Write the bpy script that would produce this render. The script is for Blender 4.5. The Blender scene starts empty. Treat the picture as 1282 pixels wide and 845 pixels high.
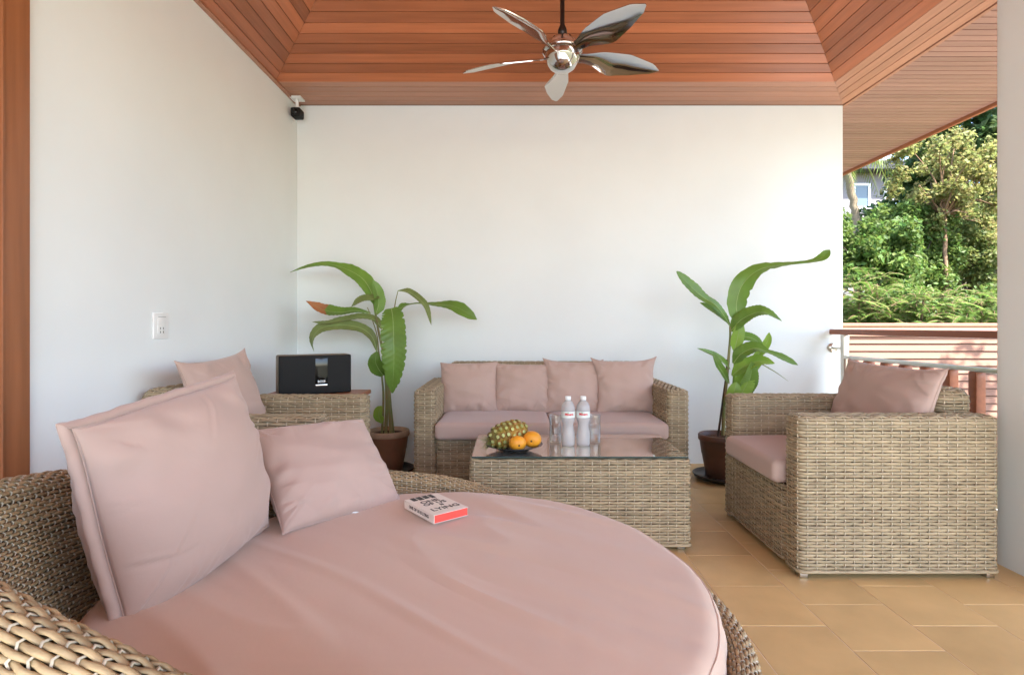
import bpy, math, random
import numpy as np
from mathutils import Vector, Matrix, noise, Euler
random.seed(7); rng = np.random.default_rng(7)
scene = bpy.context.scene
COL = scene.collection
R = math.radians
# ------------------------------------------------------------------ camera
FPX, CX, HY, CAMZ = 690.0, 641.0, 408.0, 1.1
cam_d = bpy.data.cameras.new('camera'); cam = bpy.data.objects.new('camera', cam_d); COL.objects.link(cam)
cam_d.sensor_width = 36; cam_d.lens = FPX/1282*36; cam_d.shift_y = -14.5/1282; cam_d.clip_start = .02; cam_d.clip_end = 3000
cam.location = (0, 0, CAMZ); cam.rotation_euler = (R(90), 0, 0); scene.camera = cam
# ------------------------------------------------------------------ light
SUN = Vector((.33, -.62, 1.0)).normalized()
world = bpy.data.worlds.new('World'); scene.world = world; world.use_nodes = True
wn = world.node_tree; wn.nodes.clear()
sky = wn.nodes.new('ShaderNodeTexSky'); sky.sky_type = 'NISHITA'; sky.sun_disc = False
sky.sun_elevation = math.asin(SUN.z); sky.sun_rotation = math.atan2(SUN.x, SUN.y)
sky.air_density = 1.0; sky.dust_density = 1.3; sky.ozone_density = 1.6
bg = wn.nodes.new('ShaderNodeBackground'); bg.inputs['Strength'].default_value = .12
wo = wn.nodes.new('ShaderNodeOutputWorld'); wn.links.new(sky.outputs[0], bg.inputs[0]); wn.links.new(bg.outputs[0], wo.inputs[0])
sd = bpy.data.lights.new('sun', 'SUN'); sd.energy = 3.3; sd.angle = R(.55); sd.color = (1, .97, .92)
sun = bpy.data.objects.new('sun', sd); COL.objects.link(sun); sun.rotation_euler = SUN.to_track_quat('Z', 'Y').to_euler(); sun.location = (3, -6, 9)
scene.view_settings.view_transform = 'Standard'; scene.view_settings.look = 'None'
scene.view_settings.exposure = 2.95; scene.view_settings.gamma = 1
scene.render.engine = 'CYCLES'
cy = scene.cycles; cy.use_denoising = True; cy.max_bounces = 10; cy.diffuse_bounces = 6; cy.glossy_bounces = 5; cy.transmission_bounces = 8
cy.sample_clamp_indirect = 8; cy.caustics_reflective = False; cy.caustics_refractive = False

# ------------------------------------------------------------------ helpers
def px(x, y, Y): return np.array(((x-CX)*Y/FPX, Y, CAMZ-(y-HY)*Y/FPX))
def nrm(a): return a/np.maximum(np.linalg.norm(a, axis=-1, keepdims=True), 1e-9)

class Geo:
    def __init__(s): s.V = []; s.F = []; s.T = []; s.M = []; s.MT = []; s.n = 0
    def addq(s, v, f, mat=0):
        v = np.asarray(v, float).reshape(-1, 3); f = np.asarray(f, int)
        if f.shape[1] == 4: s.F.append(f+s.n); s.M.append(np.full(len(f), mat))
        else: s.T.append(f+s.n); s.MT.append(np.full(len(f), mat))
        s.V.append(v); s.n += len(v)
    def grid(s, P, closed_u=False, closed_v=False, mat=0, flip=False):
        P = np.asarray(P, float); n, m = P.shape[:2]
        I = np.arange(n*m).reshape(n, m)
        if closed_u: I = np.vstack([I, I[:1]])
        if closed_v: I = np.hstack([I, I[:, :1]])
        q = np.stack([I[:-1, :-1], I[1:, :-1], I[1:, 1:], I[:-1, 1:]], -1).reshape(-1, 4)
        if flip: q = q[:, ::-1]
        s.addq(P.reshape(-1, 3), q, mat)
    def tube(s, P, N, w, t, sides=6, closed=False, mat=0, caps=True):
        P = np.asarray(P, float)
        if closed: T = np.roll(P, -1, 0)-np.roll(P, 1, 0)
        else: T = np.gradient(P, axis=0)
        T = nrm(T)
        N = np.broadcast_to(np.asarray(N, float), P.shape)
        B = nrm(np.cross(T, N)); N = np.cross(B, T)
        a = np.arange(sides)*2*math.pi/sides
        w = np.broadcast_to(np.asarray(w, float), (len(P),))[:, None, None]; t = np.broadcast_to(np.asarray(t, float), (len(P),))[:, None, None]
        Q = P[:, None]+B[:, None]*(w/2*np.cos(a)[None, :, None])+N[:, None]*(t/2*np.sin(a)[None, :, None])
        s.grid(Q, closed_u=closed, closed_v=True, mat=mat, flip=True)
        if caps and not closed:
            for k, e in ((0, 0), (-1, 1)):
                c = Q[k].mean(0); v = np.vstack([Q[k], c]); i = np.arange(sides)
                f = np.stack([i, (i+1) % sides, np.full(sides, sides)], 1)
                s.addq(v, f if e else f[:, ::-1], mat)
    def box(s, a, b, mat=0):
        x0, y0, z0 = a; x1, y1, z1 = b
        v = [(x0,y0,z0),(x1,y0,z0),(x1,y1,z0),(x0,y1,z0),(x0,y0,z1),(x1,y0,z1),(x1,y1,z1),(x0,y1,z1)]
        s.addq(v, [(0,3,2,1),(4,5,6,7),(0,1,5,4),(1,2,6,5),(2,3,7,6),(3,0,4,7)], mat)
    def rbox(s, a, b, r, mat=0, n=6, warp=None):
        """rounded box"""
        a = np.array(a, float); b = np.array(b, float); c = (a+b)/2; h = (b-a)/2; r = min(r, h.min()*.999)
        def axis(L):
            k = np.linspace(0, 1, n)
            e = r*(1-np.cos(k*math.pi/2)) if False else r*k
            m = max(2, int(L*2/.035)); m = min(m, 26)
            return np.unique(np.round(np.concatenate([-L+e, np.linspace(-L+r, L-r, m), L-e[::-1]]), 6))
        for ax in range(3):
            u, v = [(1, 2), (2, 0), (0, 1)][ax]
            U, Vv = axis(h[u]), axis(h[v])
            for sg in (-1, 1):
                G = np.zeros((len(U), len(Vv), 3)); G[..., u] = U[:, None]; G[..., v] = Vv[None]; G[..., ax] = sg*h[ax]
                core = np.clip(G, -(h-r), h-r); d = G-core
                # map square corner to round
                d = nrm(d)*r
                P = core+d
                if warp is not None: P = warp(P, h)
                s.grid(P+c, mat=mat, flip=(sg < 0))
    def lathe(s, prof, c=(0,0,0), n=32, mat=0):
        prof = np.asarray(prof, float); th = np.arange(n)*2*math.pi/n
        P = np.stack([prof[:, 0][:, None]*np.cos(th), prof[:, 0][:, None]*np.sin(th), np.repeat(prof[:, 1][:, None], n, 1)], -1)+np.array(c)
        s.grid(P, closed_v=True, mat=mat, flip=True)
    def mesh(s, name, mats, smooth=True, origin=(0,0,0), merge=0):
        V = np.vstack(s.V)-np.asarray(origin, float)
        F = np.vstack(s.F) if s.F else np.zeros((0, 4), int); T = np.vstack(s.T) if s.T else np.zeros((0, 3), int)
        me = bpy.data.meshes.new(name)
        nl = F.size+T.size; npoly = len(F)+len(T)
        me.vertices.add(len(V)); me.vertices.foreach_set('co', V.astype(np.float32).ravel())
        me.loops.add(nl); me.loops.foreach_set('vertex_index', np.concatenate([F.ravel(), T.ravel()]).astype(np.int32))
        me.polygons.add(npoly)
        st = np.concatenate([np.arange(len(F))*4, F.size+np.arange(len(T))*3]).astype(np.int32)
        me.polygons.foreach_set('loop_start', st)
        mi = np.concatenate((s.M or [np.zeros(0)])+(s.MT or [np.zeros(0)])).astype(np.int32)
        me.polygons.foreach_set('material_index', mi)
        for m in (mats if isinstance(mats, (list, tuple)) else [mats]): me.materials.append(m)
        me.update(calc_edges=True); me.validate()
        if merge:
            import bmesh
            bm = bmesh.new(); bm.from_mesh(me); bmesh.ops.remove_doubles(bm, verts=bm.verts, dist=merge); bm.to_mesh(me); bm.free()
        me.polygons.foreach_set('use_smooth', np.full(len(me.polygons), smooth)); me.update()
        return me
    def build(s, name, mats, parent=None, smooth=True, world=False, merge=0):
        o0 = tuple(parent.location) if (parent and world) else (0, 0, 0)
        o = bpy.data.objects.new(name, s.mesh(name, mats, smooth, o0, merge)); COL.objects.link(o)
        if parent: o.parent = parent
        return o

def tag(o, label=None, cat=None, group=None, kind=None):
    if label: o['label'] = label
    if cat: o['category'] = cat
    if group: o['group'] = group
    if kind: o['kind'] = kind
    return o
def thing(name, label, cat, loc=(0,0,0), rz=0, group=None):
    o = bpy.data.objects.new(name, None); COL.objects.link(o); o.location = loc; o.rotation_euler = (0, 0, rz); o.empty_display_size = .1
    return tag(o, label, cat, group)
def copy_tree(o, parent=None):
    c = o.copy(); COL.objects.link(c); c.parent = parent
    for ch in [k for k in bpy.data.objects if k.parent == o]: copy_tree(ch, c)
    return c
def text_mesh(body, size, mat, name, parent, M, align='CENTER', extrude=0.0004, bend=None, sx=1.0, bold=0.0):
    cu = bpy.data.curves.new(name, 'FONT'); cu.body = body; cu.size = size; cu.align_x = align; cu.align_y = 'CENTER'; cu.extrude = extrude; cu.offset = bold
    cu.resolution_u = 2
    ob = bpy.data.objects.new(name, cu); COL.objects.link(ob)
    dg = bpy.context.evaluated_depsgraph_get(); me = bpy.data.meshes.new_from_object(ob.evaluated_get(dg))
    bpy.data.objects.remove(ob); bpy.data.curves.remove(cu)
    for v in me.vertices:
        p = Vector((v.co.x*sx, v.co.y, v.co.z))
        if bend: a = p.x/bend; p = Vector((math.sin(a)*(bend+p.z), p.y, math.cos(a)*(bend+p.z)))
        v.co = M @ p
    me.materials.clear(); me.materials.append(mat)
    o = bpy.data.objects.new(name, me); COL.objects.link(o); o.parent = parent
    return o

# ------------------------------------------------------------------ materials
def mat(name, col, rough=.6, metal=0, var=0, vscale=8, bump=0, bscale=60, spec=.5, trans=0, sheen=0, ior=1.45, island=0, obj=0, stretch=None, col2=None, coat=0, hue=0, subs=0, detail=4, alpha=None):
    m = bpy.data.materials.new(name); m.use_nodes = True; nt = m.node_tree; b = nt.nodes['Principled BSDF']; L = nt.links.new
    b.inputs['Base Color'].default_value = (*col, 1); b.inputs['Roughness'].default_value = rough; b.inputs['Metallic'].default_value = metal
    b.inputs['Specular IOR Level'].default_value = spec; b.inputs['IOR'].default_value = ior
    b.inputs['Transmission Weight'].default_value = trans; b.inputs['Coat Weight'].default_value = coat
    if coat: b.inputs['Coat Roughness'].default_value = .15
    if sheen: b.inputs['Sheen Weight'].default_value = sheen; b.inputs['Sheen Roughness'].default_value = .5
    if var or bump or island or obj or col2:
        tc = nt.nodes.new('ShaderNodeTexCoord'); mp = nt.nodes.new('ShaderNodeMapping'); L(tc.outputs['Object'], mp.inputs[0])
        if stretch: mp.inputs['Scale'].default_value = stretch
        if obj:
            oi = nt.nodes.new('ShaderNodeObjectInfo'); cm = nt.nodes.new('ShaderNodeVectorMath'); cm.operation = 'SCALE'
            L(oi.outputs['Random'], cm.inputs['Scale']); cm.inputs[0].default_value = (17, 31, 23)
            ad = nt.nodes.new('ShaderNodeVectorMath'); L(tc.outputs['Object'], ad.inputs[0]); L(cm.outputs[0], ad.inputs[1]); L(ad.outputs[0], mp.inputs[0])
        nz = nt.nodes.new('ShaderNodeTexNoise'); nz.inputs['Scale'].default_value = vscale; nz.inputs['Detail'].default_value = detail; L(mp.outputs[0], nz.inputs['Vector'])
        hsv = nt.nodes.new('ShaderNodeHueSaturation'); hsv.inputs['Color'].default_value = (*col, 1)
        if col2:
            mx = nt.nodes.new('ShaderNodeMix'); mx.data_type = 'RGBA'; mx.inputs[6].default_value = (*col, 1); mx.inputs[7].default_value = (*col2, 1)
            rp = nt.nodes.new('ShaderNodeMapRange'); rp.inputs[1].default_value = .35; rp.inputs[2].default_value = .65; L(nz.outputs[0], rp.inputs[0]); L(rp.outputs[0], mx.inputs[0]); L(mx.outputs[2], hsv.inputs['Color'])
        # value = 1 + var*(noise-.5)*2 + island*(rand-.5)*2 + obj*(rand-.5)*2
        def term(src, amp, prev):
            mr = nt.nodes.new('ShaderNodeMapRange'); mr.clamp = False
            mr.inputs[1].default_value = 0; mr.inputs[2].default_value = 1; mr.inputs[3].default_value = -amp; mr.inputs[4].default_value = amp; L(src, mr.inputs[0])
            a = nt.nodes.new('ShaderNodeMath'); a.operation = 'ADD'; L(mr.outputs[0], a.inputs[0])
            if prev is None: a.inputs[1].default_value = 1
            else: L(prev, a.inputs[1])
            return a.outputs[0]
        v = None
        if var: v = term(nz.outputs[0], var*2, v)
        if island:
            g = nt.nodes.new('ShaderNodeNewGeometry'); v = term(g.outputs['Random Per Island'], island, v)
            if hue:
                mr = nt.nodes.new('ShaderNodeMapRange'); mr.inputs[3].default_value = .5-hue; mr.inputs[4].default_value = .5+hue
                ms = nt.nodes.new('ShaderNodeMath'); ms.operation = 'FRACT'; mm = nt.nodes.new('ShaderNodeMath'); mm.operation = 'MULTIPLY'; mm.inputs[1].default_value = 7.31
                L(g.outputs['Random Per Island'], mm.inputs[0]); L(mm.outputs[0], ms.inputs[0]); L(ms.outputs[0], mr.inputs[0]); L(mr.outputs[0], hsv.inputs['Hue'])
        if obj: v = term(oi.outputs['Random'], obj, v)
        if v is not None: L(v, hsv.inputs['Value'])
        L(hsv.outputs[0], b.inputs['Base Color'])
        if bump:
            n2 = nt.nodes.new('ShaderNodeTexNoise'); n2.inputs['Scale'].default_value = bscale; n2.inputs['Detail'].default_value = 5; L(mp.outputs[0], n2.inputs['Vector'])
            bp = nt.nodes.new('ShaderNodeBump'); bp.inputs['Strength'].default_value = bump; bp.inputs['Distance'].default_value = .01; L(n2.outputs[0], bp.inputs['Height']); L(bp.outputs[0], b.inputs['Normal'])
    if subs:
        tr = nt.nodes.new('ShaderNodeBsdfTranslucent'); ms = nt.nodes.new('ShaderNodeMixShader'); ms.inputs[0].default_value = subs
        src = b.inputs['Base Color'].links[0].from_socket if b.inputs['Base Color'].links else None
        if src: L(src, tr.inputs[0])
        else: tr.inputs[0].default_value = (*col, 1)
        out = nt.nodes['Material Output']; L(b.outputs[0], ms.inputs[1]); L(tr.outputs[0], ms.inputs[2]); L(ms.outputs[0], out.inputs[0])
    return m

M = {}
M['plaster'] = mat('plaster', (.79, .83, .825), .85, var=.03, vscale=1.6, bump=.22, bscale=6, spec=.25)
M['pillar'] = mat('pillar_plaster', (.72, .735, .69), .8, var=.02, vscale=2, bump=.12, bscale=12, spec=.25)
M['wood'] = mat('ceiling_wood', (.37, .122, .05), .38, var=.16, vscale=5, bump=.06, bscale=18, stretch=(.35, 9, 9), obj=.24, spec=.5)
M['wood_soffit'] = mat('soffit_wood', (.40, .19, .115), .40, var=.13, vscale=5, bump=.06, bscale=18, stretch=(.35, 9, 9), obj=.13, spec=.5)  # paler, pinker copy of the ceiling wood: reflected sheen put into the colour
M['wood_eave'] = mat('eave_wood', (.31, .172, .135), .36, var=.13, vscale=5, bump=.06, bscale=18, stretch=(.35, 9, 9), obj=.13, spec=.5)  # ceiling wood again, desaturated: sheen from outdoors painted into its base colour
M['wood_dark'] = mat('groove_wood', (.07, .022, .010), .7)
M['wood_post'] = mat('post_wood', (.30, .11, .042), .4, var=.15, vscale=4, bump=.05, bscale=14, stretch=(9, 9, .5), obj=.08)
M['wood_rail'] = mat('rail_wood', (.30, .10, .045), .4, var=.15, vscale=4, bump=.05, bscale=14, stretch=(9, .5, 9), obj=.1)
M['tile'] = mat('floor_tile', (.60, .405, .175), .40, var=.13, vscale=4.5, bump=.10, bscale=40, stretch=(1, 1, 1), obj=.08, spec=.4, detail=8)
M['grout'] = mat('grout', (.70, .56, .38), .85, var=.06, vscale=20)
M['wicker'] = mat('wicker', (.375, .292, .176), .55, var=.20, vscale=16, island=.17, spec=.4)
M['wicker_bed'] = mat('wicker_round', (.33, .235, .125), .5, var=.24, vscale=30, island=.16, bump=.25, bscale=90, spec=.4)
M['stake'] = mat('wicker_stake', (.50, .41, .28), .5, island=.1)
M['stake_pale'] = mat('pale_stake', (.43, .37, .27), .5, island=.15)
M['wick_back'] = mat('wicker_backing', (.13, .088, .05), .9)
M['fabric'] = mat('pink_fabric', (.48, .345, .285), .9, var=.025, vscale=3, bump=.22, bscale=11, spec=.15, sheen=.25)
M['fabric_bed'] = mat('pink_mattress_fabric', (.60, .44, .335), .9, var=.03, vscale=2.5, bump=.22, bscale=8, spec=.15, sheen=.2, stretch=(1.5, .8, 1))
M['chrome'] = mat('chrome', (.56, .54, .52), .07, metal=1)
M['dark_metal'] = mat('dark_metal', (.03, .022, .02), .35, metal=.6)
M['steel'] = mat('brushed_steel', (.62, .58, .50), .28, metal=1)
M['white_plastic'] = mat('white_plastic', (.82, .82, .80), .35)
M['black_plastic'] = mat('black_plastic', (.010, .0095, .009), .6, spec=.25, bump=.1, bscale=700)
M['gloss_black'] = mat('gloss_black', (.006, .006, .006), .12)
M['grey_cloth'] = mat('speaker_side', (.16, .115, .07), .5)
M['print_white'] = mat('print_white', (.82, .82, .8), .5)
M['print_black'] = mat('print_black', (.02, .02, .02), .5)
M['print_red'] = mat('print_red', (.62, .03, .035), .5)
M['print_green'] = mat('print_green', (.18, .42, .26), .5)
M['paper'] = mat('book_cover', (.80, .74, .65), .5, var=.02, vscale=20)
M['page_red'] = mat('red_page_edge', (.85, .085, .06), .6, var=.1, vscale=60, stretch=(1, 1, 12))
M['glass_edge'] = mat('glass_edge', (.03, .05, .04), .15)
M['glass'] = mat('bronze_glass', (.78, .73, .64), .012, metal=.85)
def thin_glass(name):
    m = bpy.data.materials.new(name); m.use_nodes = True; nt = m.node_tree; nt.nodes.clear(); L = nt.links.new
    tr = nt.nodes.new('ShaderNodeBsdfTransparent'); tr.inputs[0].default_value = (.93, .945, .94, 1); gl = nt.nodes.new('ShaderNodeBsdfGlossy'); gl.inputs['Roughness'].default_value = .01
    lw = nt.nodes.new('ShaderNodeLayerWeight'); lw.inputs[0].default_value = .5; pw = nt.nodes.new('ShaderNodeMath'); pw.operation = 'POWER'; pw.inputs[1].default_value = 2.6; L(lw.outputs['Facing'], pw.inputs[0]); fr = nt.nodes.new('ShaderNodeMapRange'); fr.inputs[3].default_value = .07; fr.inputs[4].default_value = .9; L(pw.outputs[0], fr.inputs[0]); mx = nt.nodes.new('ShaderNodeMixShader'); o = nt.nodes.new('ShaderNodeOutputMaterial')
    L(fr.outputs[0], mx.inputs[0]); L(tr.outputs[0], mx.inputs[1]); L(gl.outputs[0], mx.inputs[2]); L(mx.outputs[0], o.inputs[0]); return m
M['tumbler'] = thin_glass('tumbler_glass')
M['bottle'] = mat('bottle_plastic', (.95, .96, .95), .10, trans=.62, ior=1.33)  # milky white stands in for bright surroundings refracted by clear plastic
M['label'] = mat('bottle_label', (.74, .79, .74), .4)
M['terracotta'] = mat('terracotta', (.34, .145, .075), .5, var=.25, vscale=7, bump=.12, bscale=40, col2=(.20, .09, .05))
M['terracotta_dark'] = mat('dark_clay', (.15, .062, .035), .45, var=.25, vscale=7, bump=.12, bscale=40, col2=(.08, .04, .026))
M['terracotta_rim'] = mat('weathered_clay', (.42, .27, .17), .6, var=.25, vscale=14, bump=.12, bscale=40)
M['saucer'] = mat('dark_saucer', (.03, .022, .018), .3)
M['soil'] = mat('soil', (.08, .04, .022), .95, var=.3, vscale=30, bump=.6, bscale=60)
M['leaf'] = mat('banana_leaf', (.155, .275, .045), .34, var=.16, vscale=9, bump=.12, bscale=30, subs=.28, obj=.12)
M['leaf_l'] = mat('young_leaf', (.27, .43, .065), .36, var=.15, vscale=9, bump=.1, bscale=30, subs=.32)
M['leaf_dry'] = mat('dry_leaf', (.20, .25, .075), .48, var=.25, vscale=10, subs=.2)
M['leaf_brown'] = mat('brown_leaf_tip', (.34, .13, .045), .6, var=.2, vscale=15)
M['rib'] = mat('leaf_rib', (.32, .42, .14), .45)
M['stem'] = mat('plant_stem', (.20, .24, .075), .45, var=.2, vscale=14, col2=(.23, .15, .06))
M['pine_skin'] = mat('pineapple_skin', (.16, .13, .03), .55, island=.25, hue=.03, col2=(.36, .20, .03), vscale=9)
M['pine_skin2'] = mat('pineapple_eye', (.42, .45, .16), .5, island=.25)
M['pine_leaf'] = mat('pineapple_leaf', (.30, .32, .10), .45, island=.2)
M['orange'] = mat('orange_peel', (.80, .33, .025), .42, var=.08, vscale=10, bump=.15, bscale=160)
M['plate'] = mat('dark_plate', (.035, .035, .038), .12)
M['sun_board'] = mat('screen_board', (.215, .105, .066), .6, var=.14, vscale=6, bump=.08, bscale=16, stretch=(.4, 9, 9), obj=.14)
M['concrete'] = mat('balcony_edge', (.5, .46, .40), .8, var=.1, vscale=5)
M['pave'] = mat('bounce_paving', (.66, .655, .63), .7, var=.05, vscale=3, bump=.1, bscale=20)
M['ground'] = mat('garden_ground', (.07, .085, .03), .95, var=.3, vscale=.8, col2=(.11, .08, .045))
M['bark'] = mat('bark', (.21, .125, .07), .85, var=.25, vscale=6, bump=.6, bscale=18, stretch=(3, 3, .6))
M['bark_dark'] = mat('dark_bark', (.055, .04, .028), .9, var=.3, vscale=6, bump=.6, bscale=18)
M['bark_palm'] = mat('palm_bark', (.20, .155, .10), .9, var=.2, vscale=9, bump=.5, bscale=12, stretch=(.5, .5, 6))
def foliage(n, c, hue=.03, isl=.34, subs=.5): return mat(n, c, .5, island=isl, hue=hue, subs=subs, spec=.35)
M['f_light'] = foliage('fern_foliage', (.165, .25, .055))
M['f_mid'] = foliage('hedge_foliage', (.11, .17, .036), isl=.38)
M['f_yellow'] = foliage('yellow_foliage', (.25, .245, .075), hue=.045)
M['f_dark'] = foliage('dark_foliage', (.065, .11, .03))
M['f_olive'] = foliage('olive_foliage', (.155, .19, .055), hue=.04)
M['f_palm'] = foliage('palm_foliage', (.13, .17, .03))
M['house_wall'] = mat('grey_render', (.20, .185, .195), .85, var=.05, vscale=2)
M['house_trim'] = mat('white_trim', (.78, .80, .82), .5)
M['house_glass'] = mat('house_glass', (.10, .14, .18), .05)
M['roof_tile'] = mat('roof_tile', (.13, .11, .10), .8, obj=.2, var=.2, vscale=5)
M['fascia'] = mat('dark_fascia', (.03, .028, .03), .5)

# ------------------------------------------------------------------ the room
WALL_Y, WX0, WX1, WZ = 4.413, -1.72, 2.648, 2.865
TY, TX0, TX1, SL = 3.993, -1.713, 2.338, .72          # coffered ceiling: back edge, sides, pitch
TF = TY-(TX1-TX0)                                     # front edge
EAVE_X = 3.845
# walls
g = Geo(); g.box((WX0-.2, WALL_Y, -.5), (WX1, WALL_Y+.22, WZ-.003))
tag(g.build('back_wall', M['plaster'], smooth=False), 'plain white plastered wall behind the sofa and the two potted plants', 'wall')
g = Geo(); DY0, DY1, DZ = .86, 1.946, 2.45
g.box((WX0-.2, DY1, -.05), (WX0, WALL_Y-.001, WZ+.02)); g.box((WX0-.2, DY0, DZ), (WX0, DY1, WZ+.02)); g.box((WX0-.2, -1.6, -.05), (WX0, DY0, WZ+.02))
tag(g.build('side_wall', M['plaster'], smooth=False), 'white plastered side wall with the switch plate, left of the corner', 'wall')
dw = thing('doorway', 'reddish brown timber door frame at the left edge of the picture', 'door', (WX0, (DY0+DY1)/2, 0))
for y0, y1 in ((DY1-.155, DY1-.001), (DY0+.001, DY0+.155)):
    g = Geo(); g.rbox((WX0-.12, y0, 0), (WX0+.022, y1, DZ-.1), .006, n=3); g.build('jamb', M['wood_post'], dw, world=True)
g = Geo(); g.rbox((WX0-.12, DY0+.001, DZ-.099), (WX0+.022, DY1-.001, DZ-.001), .006, n=3); g.build('lintel', M['wood_post'], dw, world=True)
g = Geo(); g.rbox((WX0-.02, DY1-.118, 0), (WX0+.030, DY1-.110, DZ-.1), .002, n=2); g.build('stop_bead', M['wood_post'], dw, world=True)
g = Geo(); g.box((WX0-.09, DY0+.156, .01), (WX0-.05, DY1-.156, DZ-.1)); dl = g.build('door_leaf', M['wood_post'], dw, smooth=False, world=True)
g = Geo(); g.tube([(WX0-.03, DY0+.25, 1.0), (WX0-.03, DY0+.37, 1.0)], (0, 0, 1), .02, .02, 8); g.build('handle', M['steel'], dl).location = -Vector(dw.location)
# pillar
g = Geo(); g.rbox((2.25, 2.10, -.05), (2.65, 2.563, WZ-.003), .012, n=3)
tag(g.build('pillar', M['pillar']), 'white square pillar beside the armchair at the right edge', 'pillar')

# floor with separate tiles
TW, TL = .316, .3105
FE = .30
g = Geo(); g.box((WX0-.1, FE, -.2), (2.90, WALL_Y+.01, -.0015))
floor = tag(g.build('floor', M['grout'], smooth=False), kind='structure')
tile_me = {}
def tile_geo(x0, y0, x1, y1, dz=0):
    gg = Geo(); j = .0016
    a = np.array([x0+j, y0+j]); b = np.array([x1-j, y1-j]); e = .0018
    v = [(a[0], a[1], -.004), (b[0], a[1], -.004), (b[0], b[1], -.004), (a[0], b[1], -.004),
         (a[0], a[1], -.0008), (b[0], a[1], -.0008), (b[0], b[1], -.0008), (a[0], b[1], -.0008),
         (a[0]+e, a[1]+e, 0), (b[0]-e, a[1]+e, 0), (b[0]-e, b[1]-e, 0), (a[0]+e, b[1]-e, 0)]
    gg.addq(v, [(8,9,10,11),(4,5,9,8),(5,6,10,9),(6,7,11,10),(7,4,8,11),(0,1,5,4),(1,2,6,5),(2,3,7,6),(3,0,4,7)])
    return gg
tm = tile_geo(-TW/2, -TL/2, TW/2, TL/2).mesh('tile', M['tile'], smooth=False)
rest = Geo(); TX_A = 1.155
c0, c1 = math.floor((WX0-TX_A)/TW), math.ceil((2.90-TX_A)/TW)
for c in range(c0, c1):
    x0 = TX_A+c*TW; x1 = x0+TW
    off = 2.024 if c % 2 else 1.869
    k0, k1 = math.floor((FE-off)/TL), math.ceil((WALL_Y-off)/TL)
    for k in range(k0, k1):
        y0 = off+k*TL; y1 = y0+TL
        X0, X1, Y0, Y1 = max(x0, WX0+.002), min(x1, 2.898), max(y0, FE+.002), min(y1, WALL_Y-.002)
        if X1-X0 < .01 or Y1-Y0 < .01: continue
        if x0 > .2 and y0 > 1.25:
            full = (X0 == x0 and X1 == x1 and Y0 == y0 and Y1 == y1)
            if full: o = bpy.data.objects.new('tile', tm)
            else:
                cx_, cy_ = (x0+x1)/2, (y0+y1)/2
                o = bpy.data.objects.new('tile', tile_geo(X0-cx_, Y0-cy_, X1-cx_, Y1-cy_).mesh('tile', M['tile'], smooth=False))
            COL.objects.link(o); o.parent = floor; o.location = ((x0+x1)/2, (y0+y1)/2, random.uniform(-.0003, .0003))
        else:
            t = tile_geo(X0, Y0, X1, Y1); rest.addq(np.vstack(t.V), np.vstack(t.F))
tag(rest.build('tiles', M['tile'], floor, smooth=False), kind='stuff')

# ceiling: backing shell and separate boards
AP = ((TX1-TX0)/2); APZ = WZ+AP*SL; XM = (TX0+TX1)/2; YM = (TY+TF)/2
ceil_ = Geo()
up = .022
A = [(TX0, TY), (TX1, TY), (TX1, TF), (TX0, TF)]
for i in range(4):
    p, q = A[i], A[(i+1) % 4]
    ceil_.addq([(p[0], p[1], WZ+up), (q[0], q[1], WZ+up), (XM, YM, APZ+up)], [(0, 1, 2)])
for a, b in (((WX0-.2, TY, WZ+up), (EAVE_X, WALL_Y+.25, WZ+up+.05)), ((TX1, -2.2, WZ+up), (EAVE_X, TY, WZ+up+.05)), ((WX1, WALL_Y+.25, WZ+up), (EAVE_X, 8.2, WZ+up+.05)), ((WX0-.2, -2.2, WZ+up), (TX1, TF, WZ+up+.05)), ((WX0-.2, TF, WZ+up), (TX0, TY, WZ+up+.05))):
    ceil_.box(a, b)
ceiling = tag(ceil_.build('ceiling', M['wood_dark'], smooth=False), kind='structure')
def plank(p0, p1, p2, p3, n, mt, th=.016, gap=.0013):
    """board from four lower-face corners (p0-p1 long lower edge, p3-p2 upper long edge); n = thickness direction (away from room)"""
    p = [np.array(q, float) for q in (p0, p1, p2, p3)]; n = np.array(n, float)
    c = sum(p)/4; dl = nrm((p[1]-p[0])[None])[0]; w = nrm(np.cross(n, dl)[None])[0]
    if np.dot(w, (p[3]-p[0])) < 0: w = -w
    lo = [p[0]+w*gap, p[1]+w*gap, p[2]-w*gap, p[3]-w*gap]
    e = .0018
    inn = [lo[0]+w*e, lo[1]+w*e, lo[2]-w*e, lo[3]-w*e]
    # local frame: x along the board so grain runs lengthwise
    Rm = np.stack([dl, w, np.cross(dl, w)], 1)
    V = inn+[q+n*e for q in lo]+[q+n*th for q in lo]
    V = [(q-c) @ Rm for q in V]
    gg = Geo(); gg.addq(V, [(0,1,2,3),(0,4,5,1),(1,5,6,2),(2,6,7,3),(3,7,4,0),(4,8,9,5),(5,9,10,6),(6,10,11,7),(7,11,8,4)])
    me = gg.mesh('plank', mt, smooth=False)
    import bmesh
    bm = bmesh.new(); bm.from_mesh(me); bmesh.ops.recalc_face_normals(bm, faces=bm.faces); bm.to_mesh(me); bm.free()
    o = bpy.data.objects.new('plank', me); COL.objects.link(o); o.parent = ceiling
    o.matrix_local = Matrix(((*Rm[0], c[0]), (*Rm[1], c[1]), (*Rm[2], c[2]), (0, 0, 0, 1)))
    return o
PT = .0563; nT = int(AP/PT)
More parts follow.
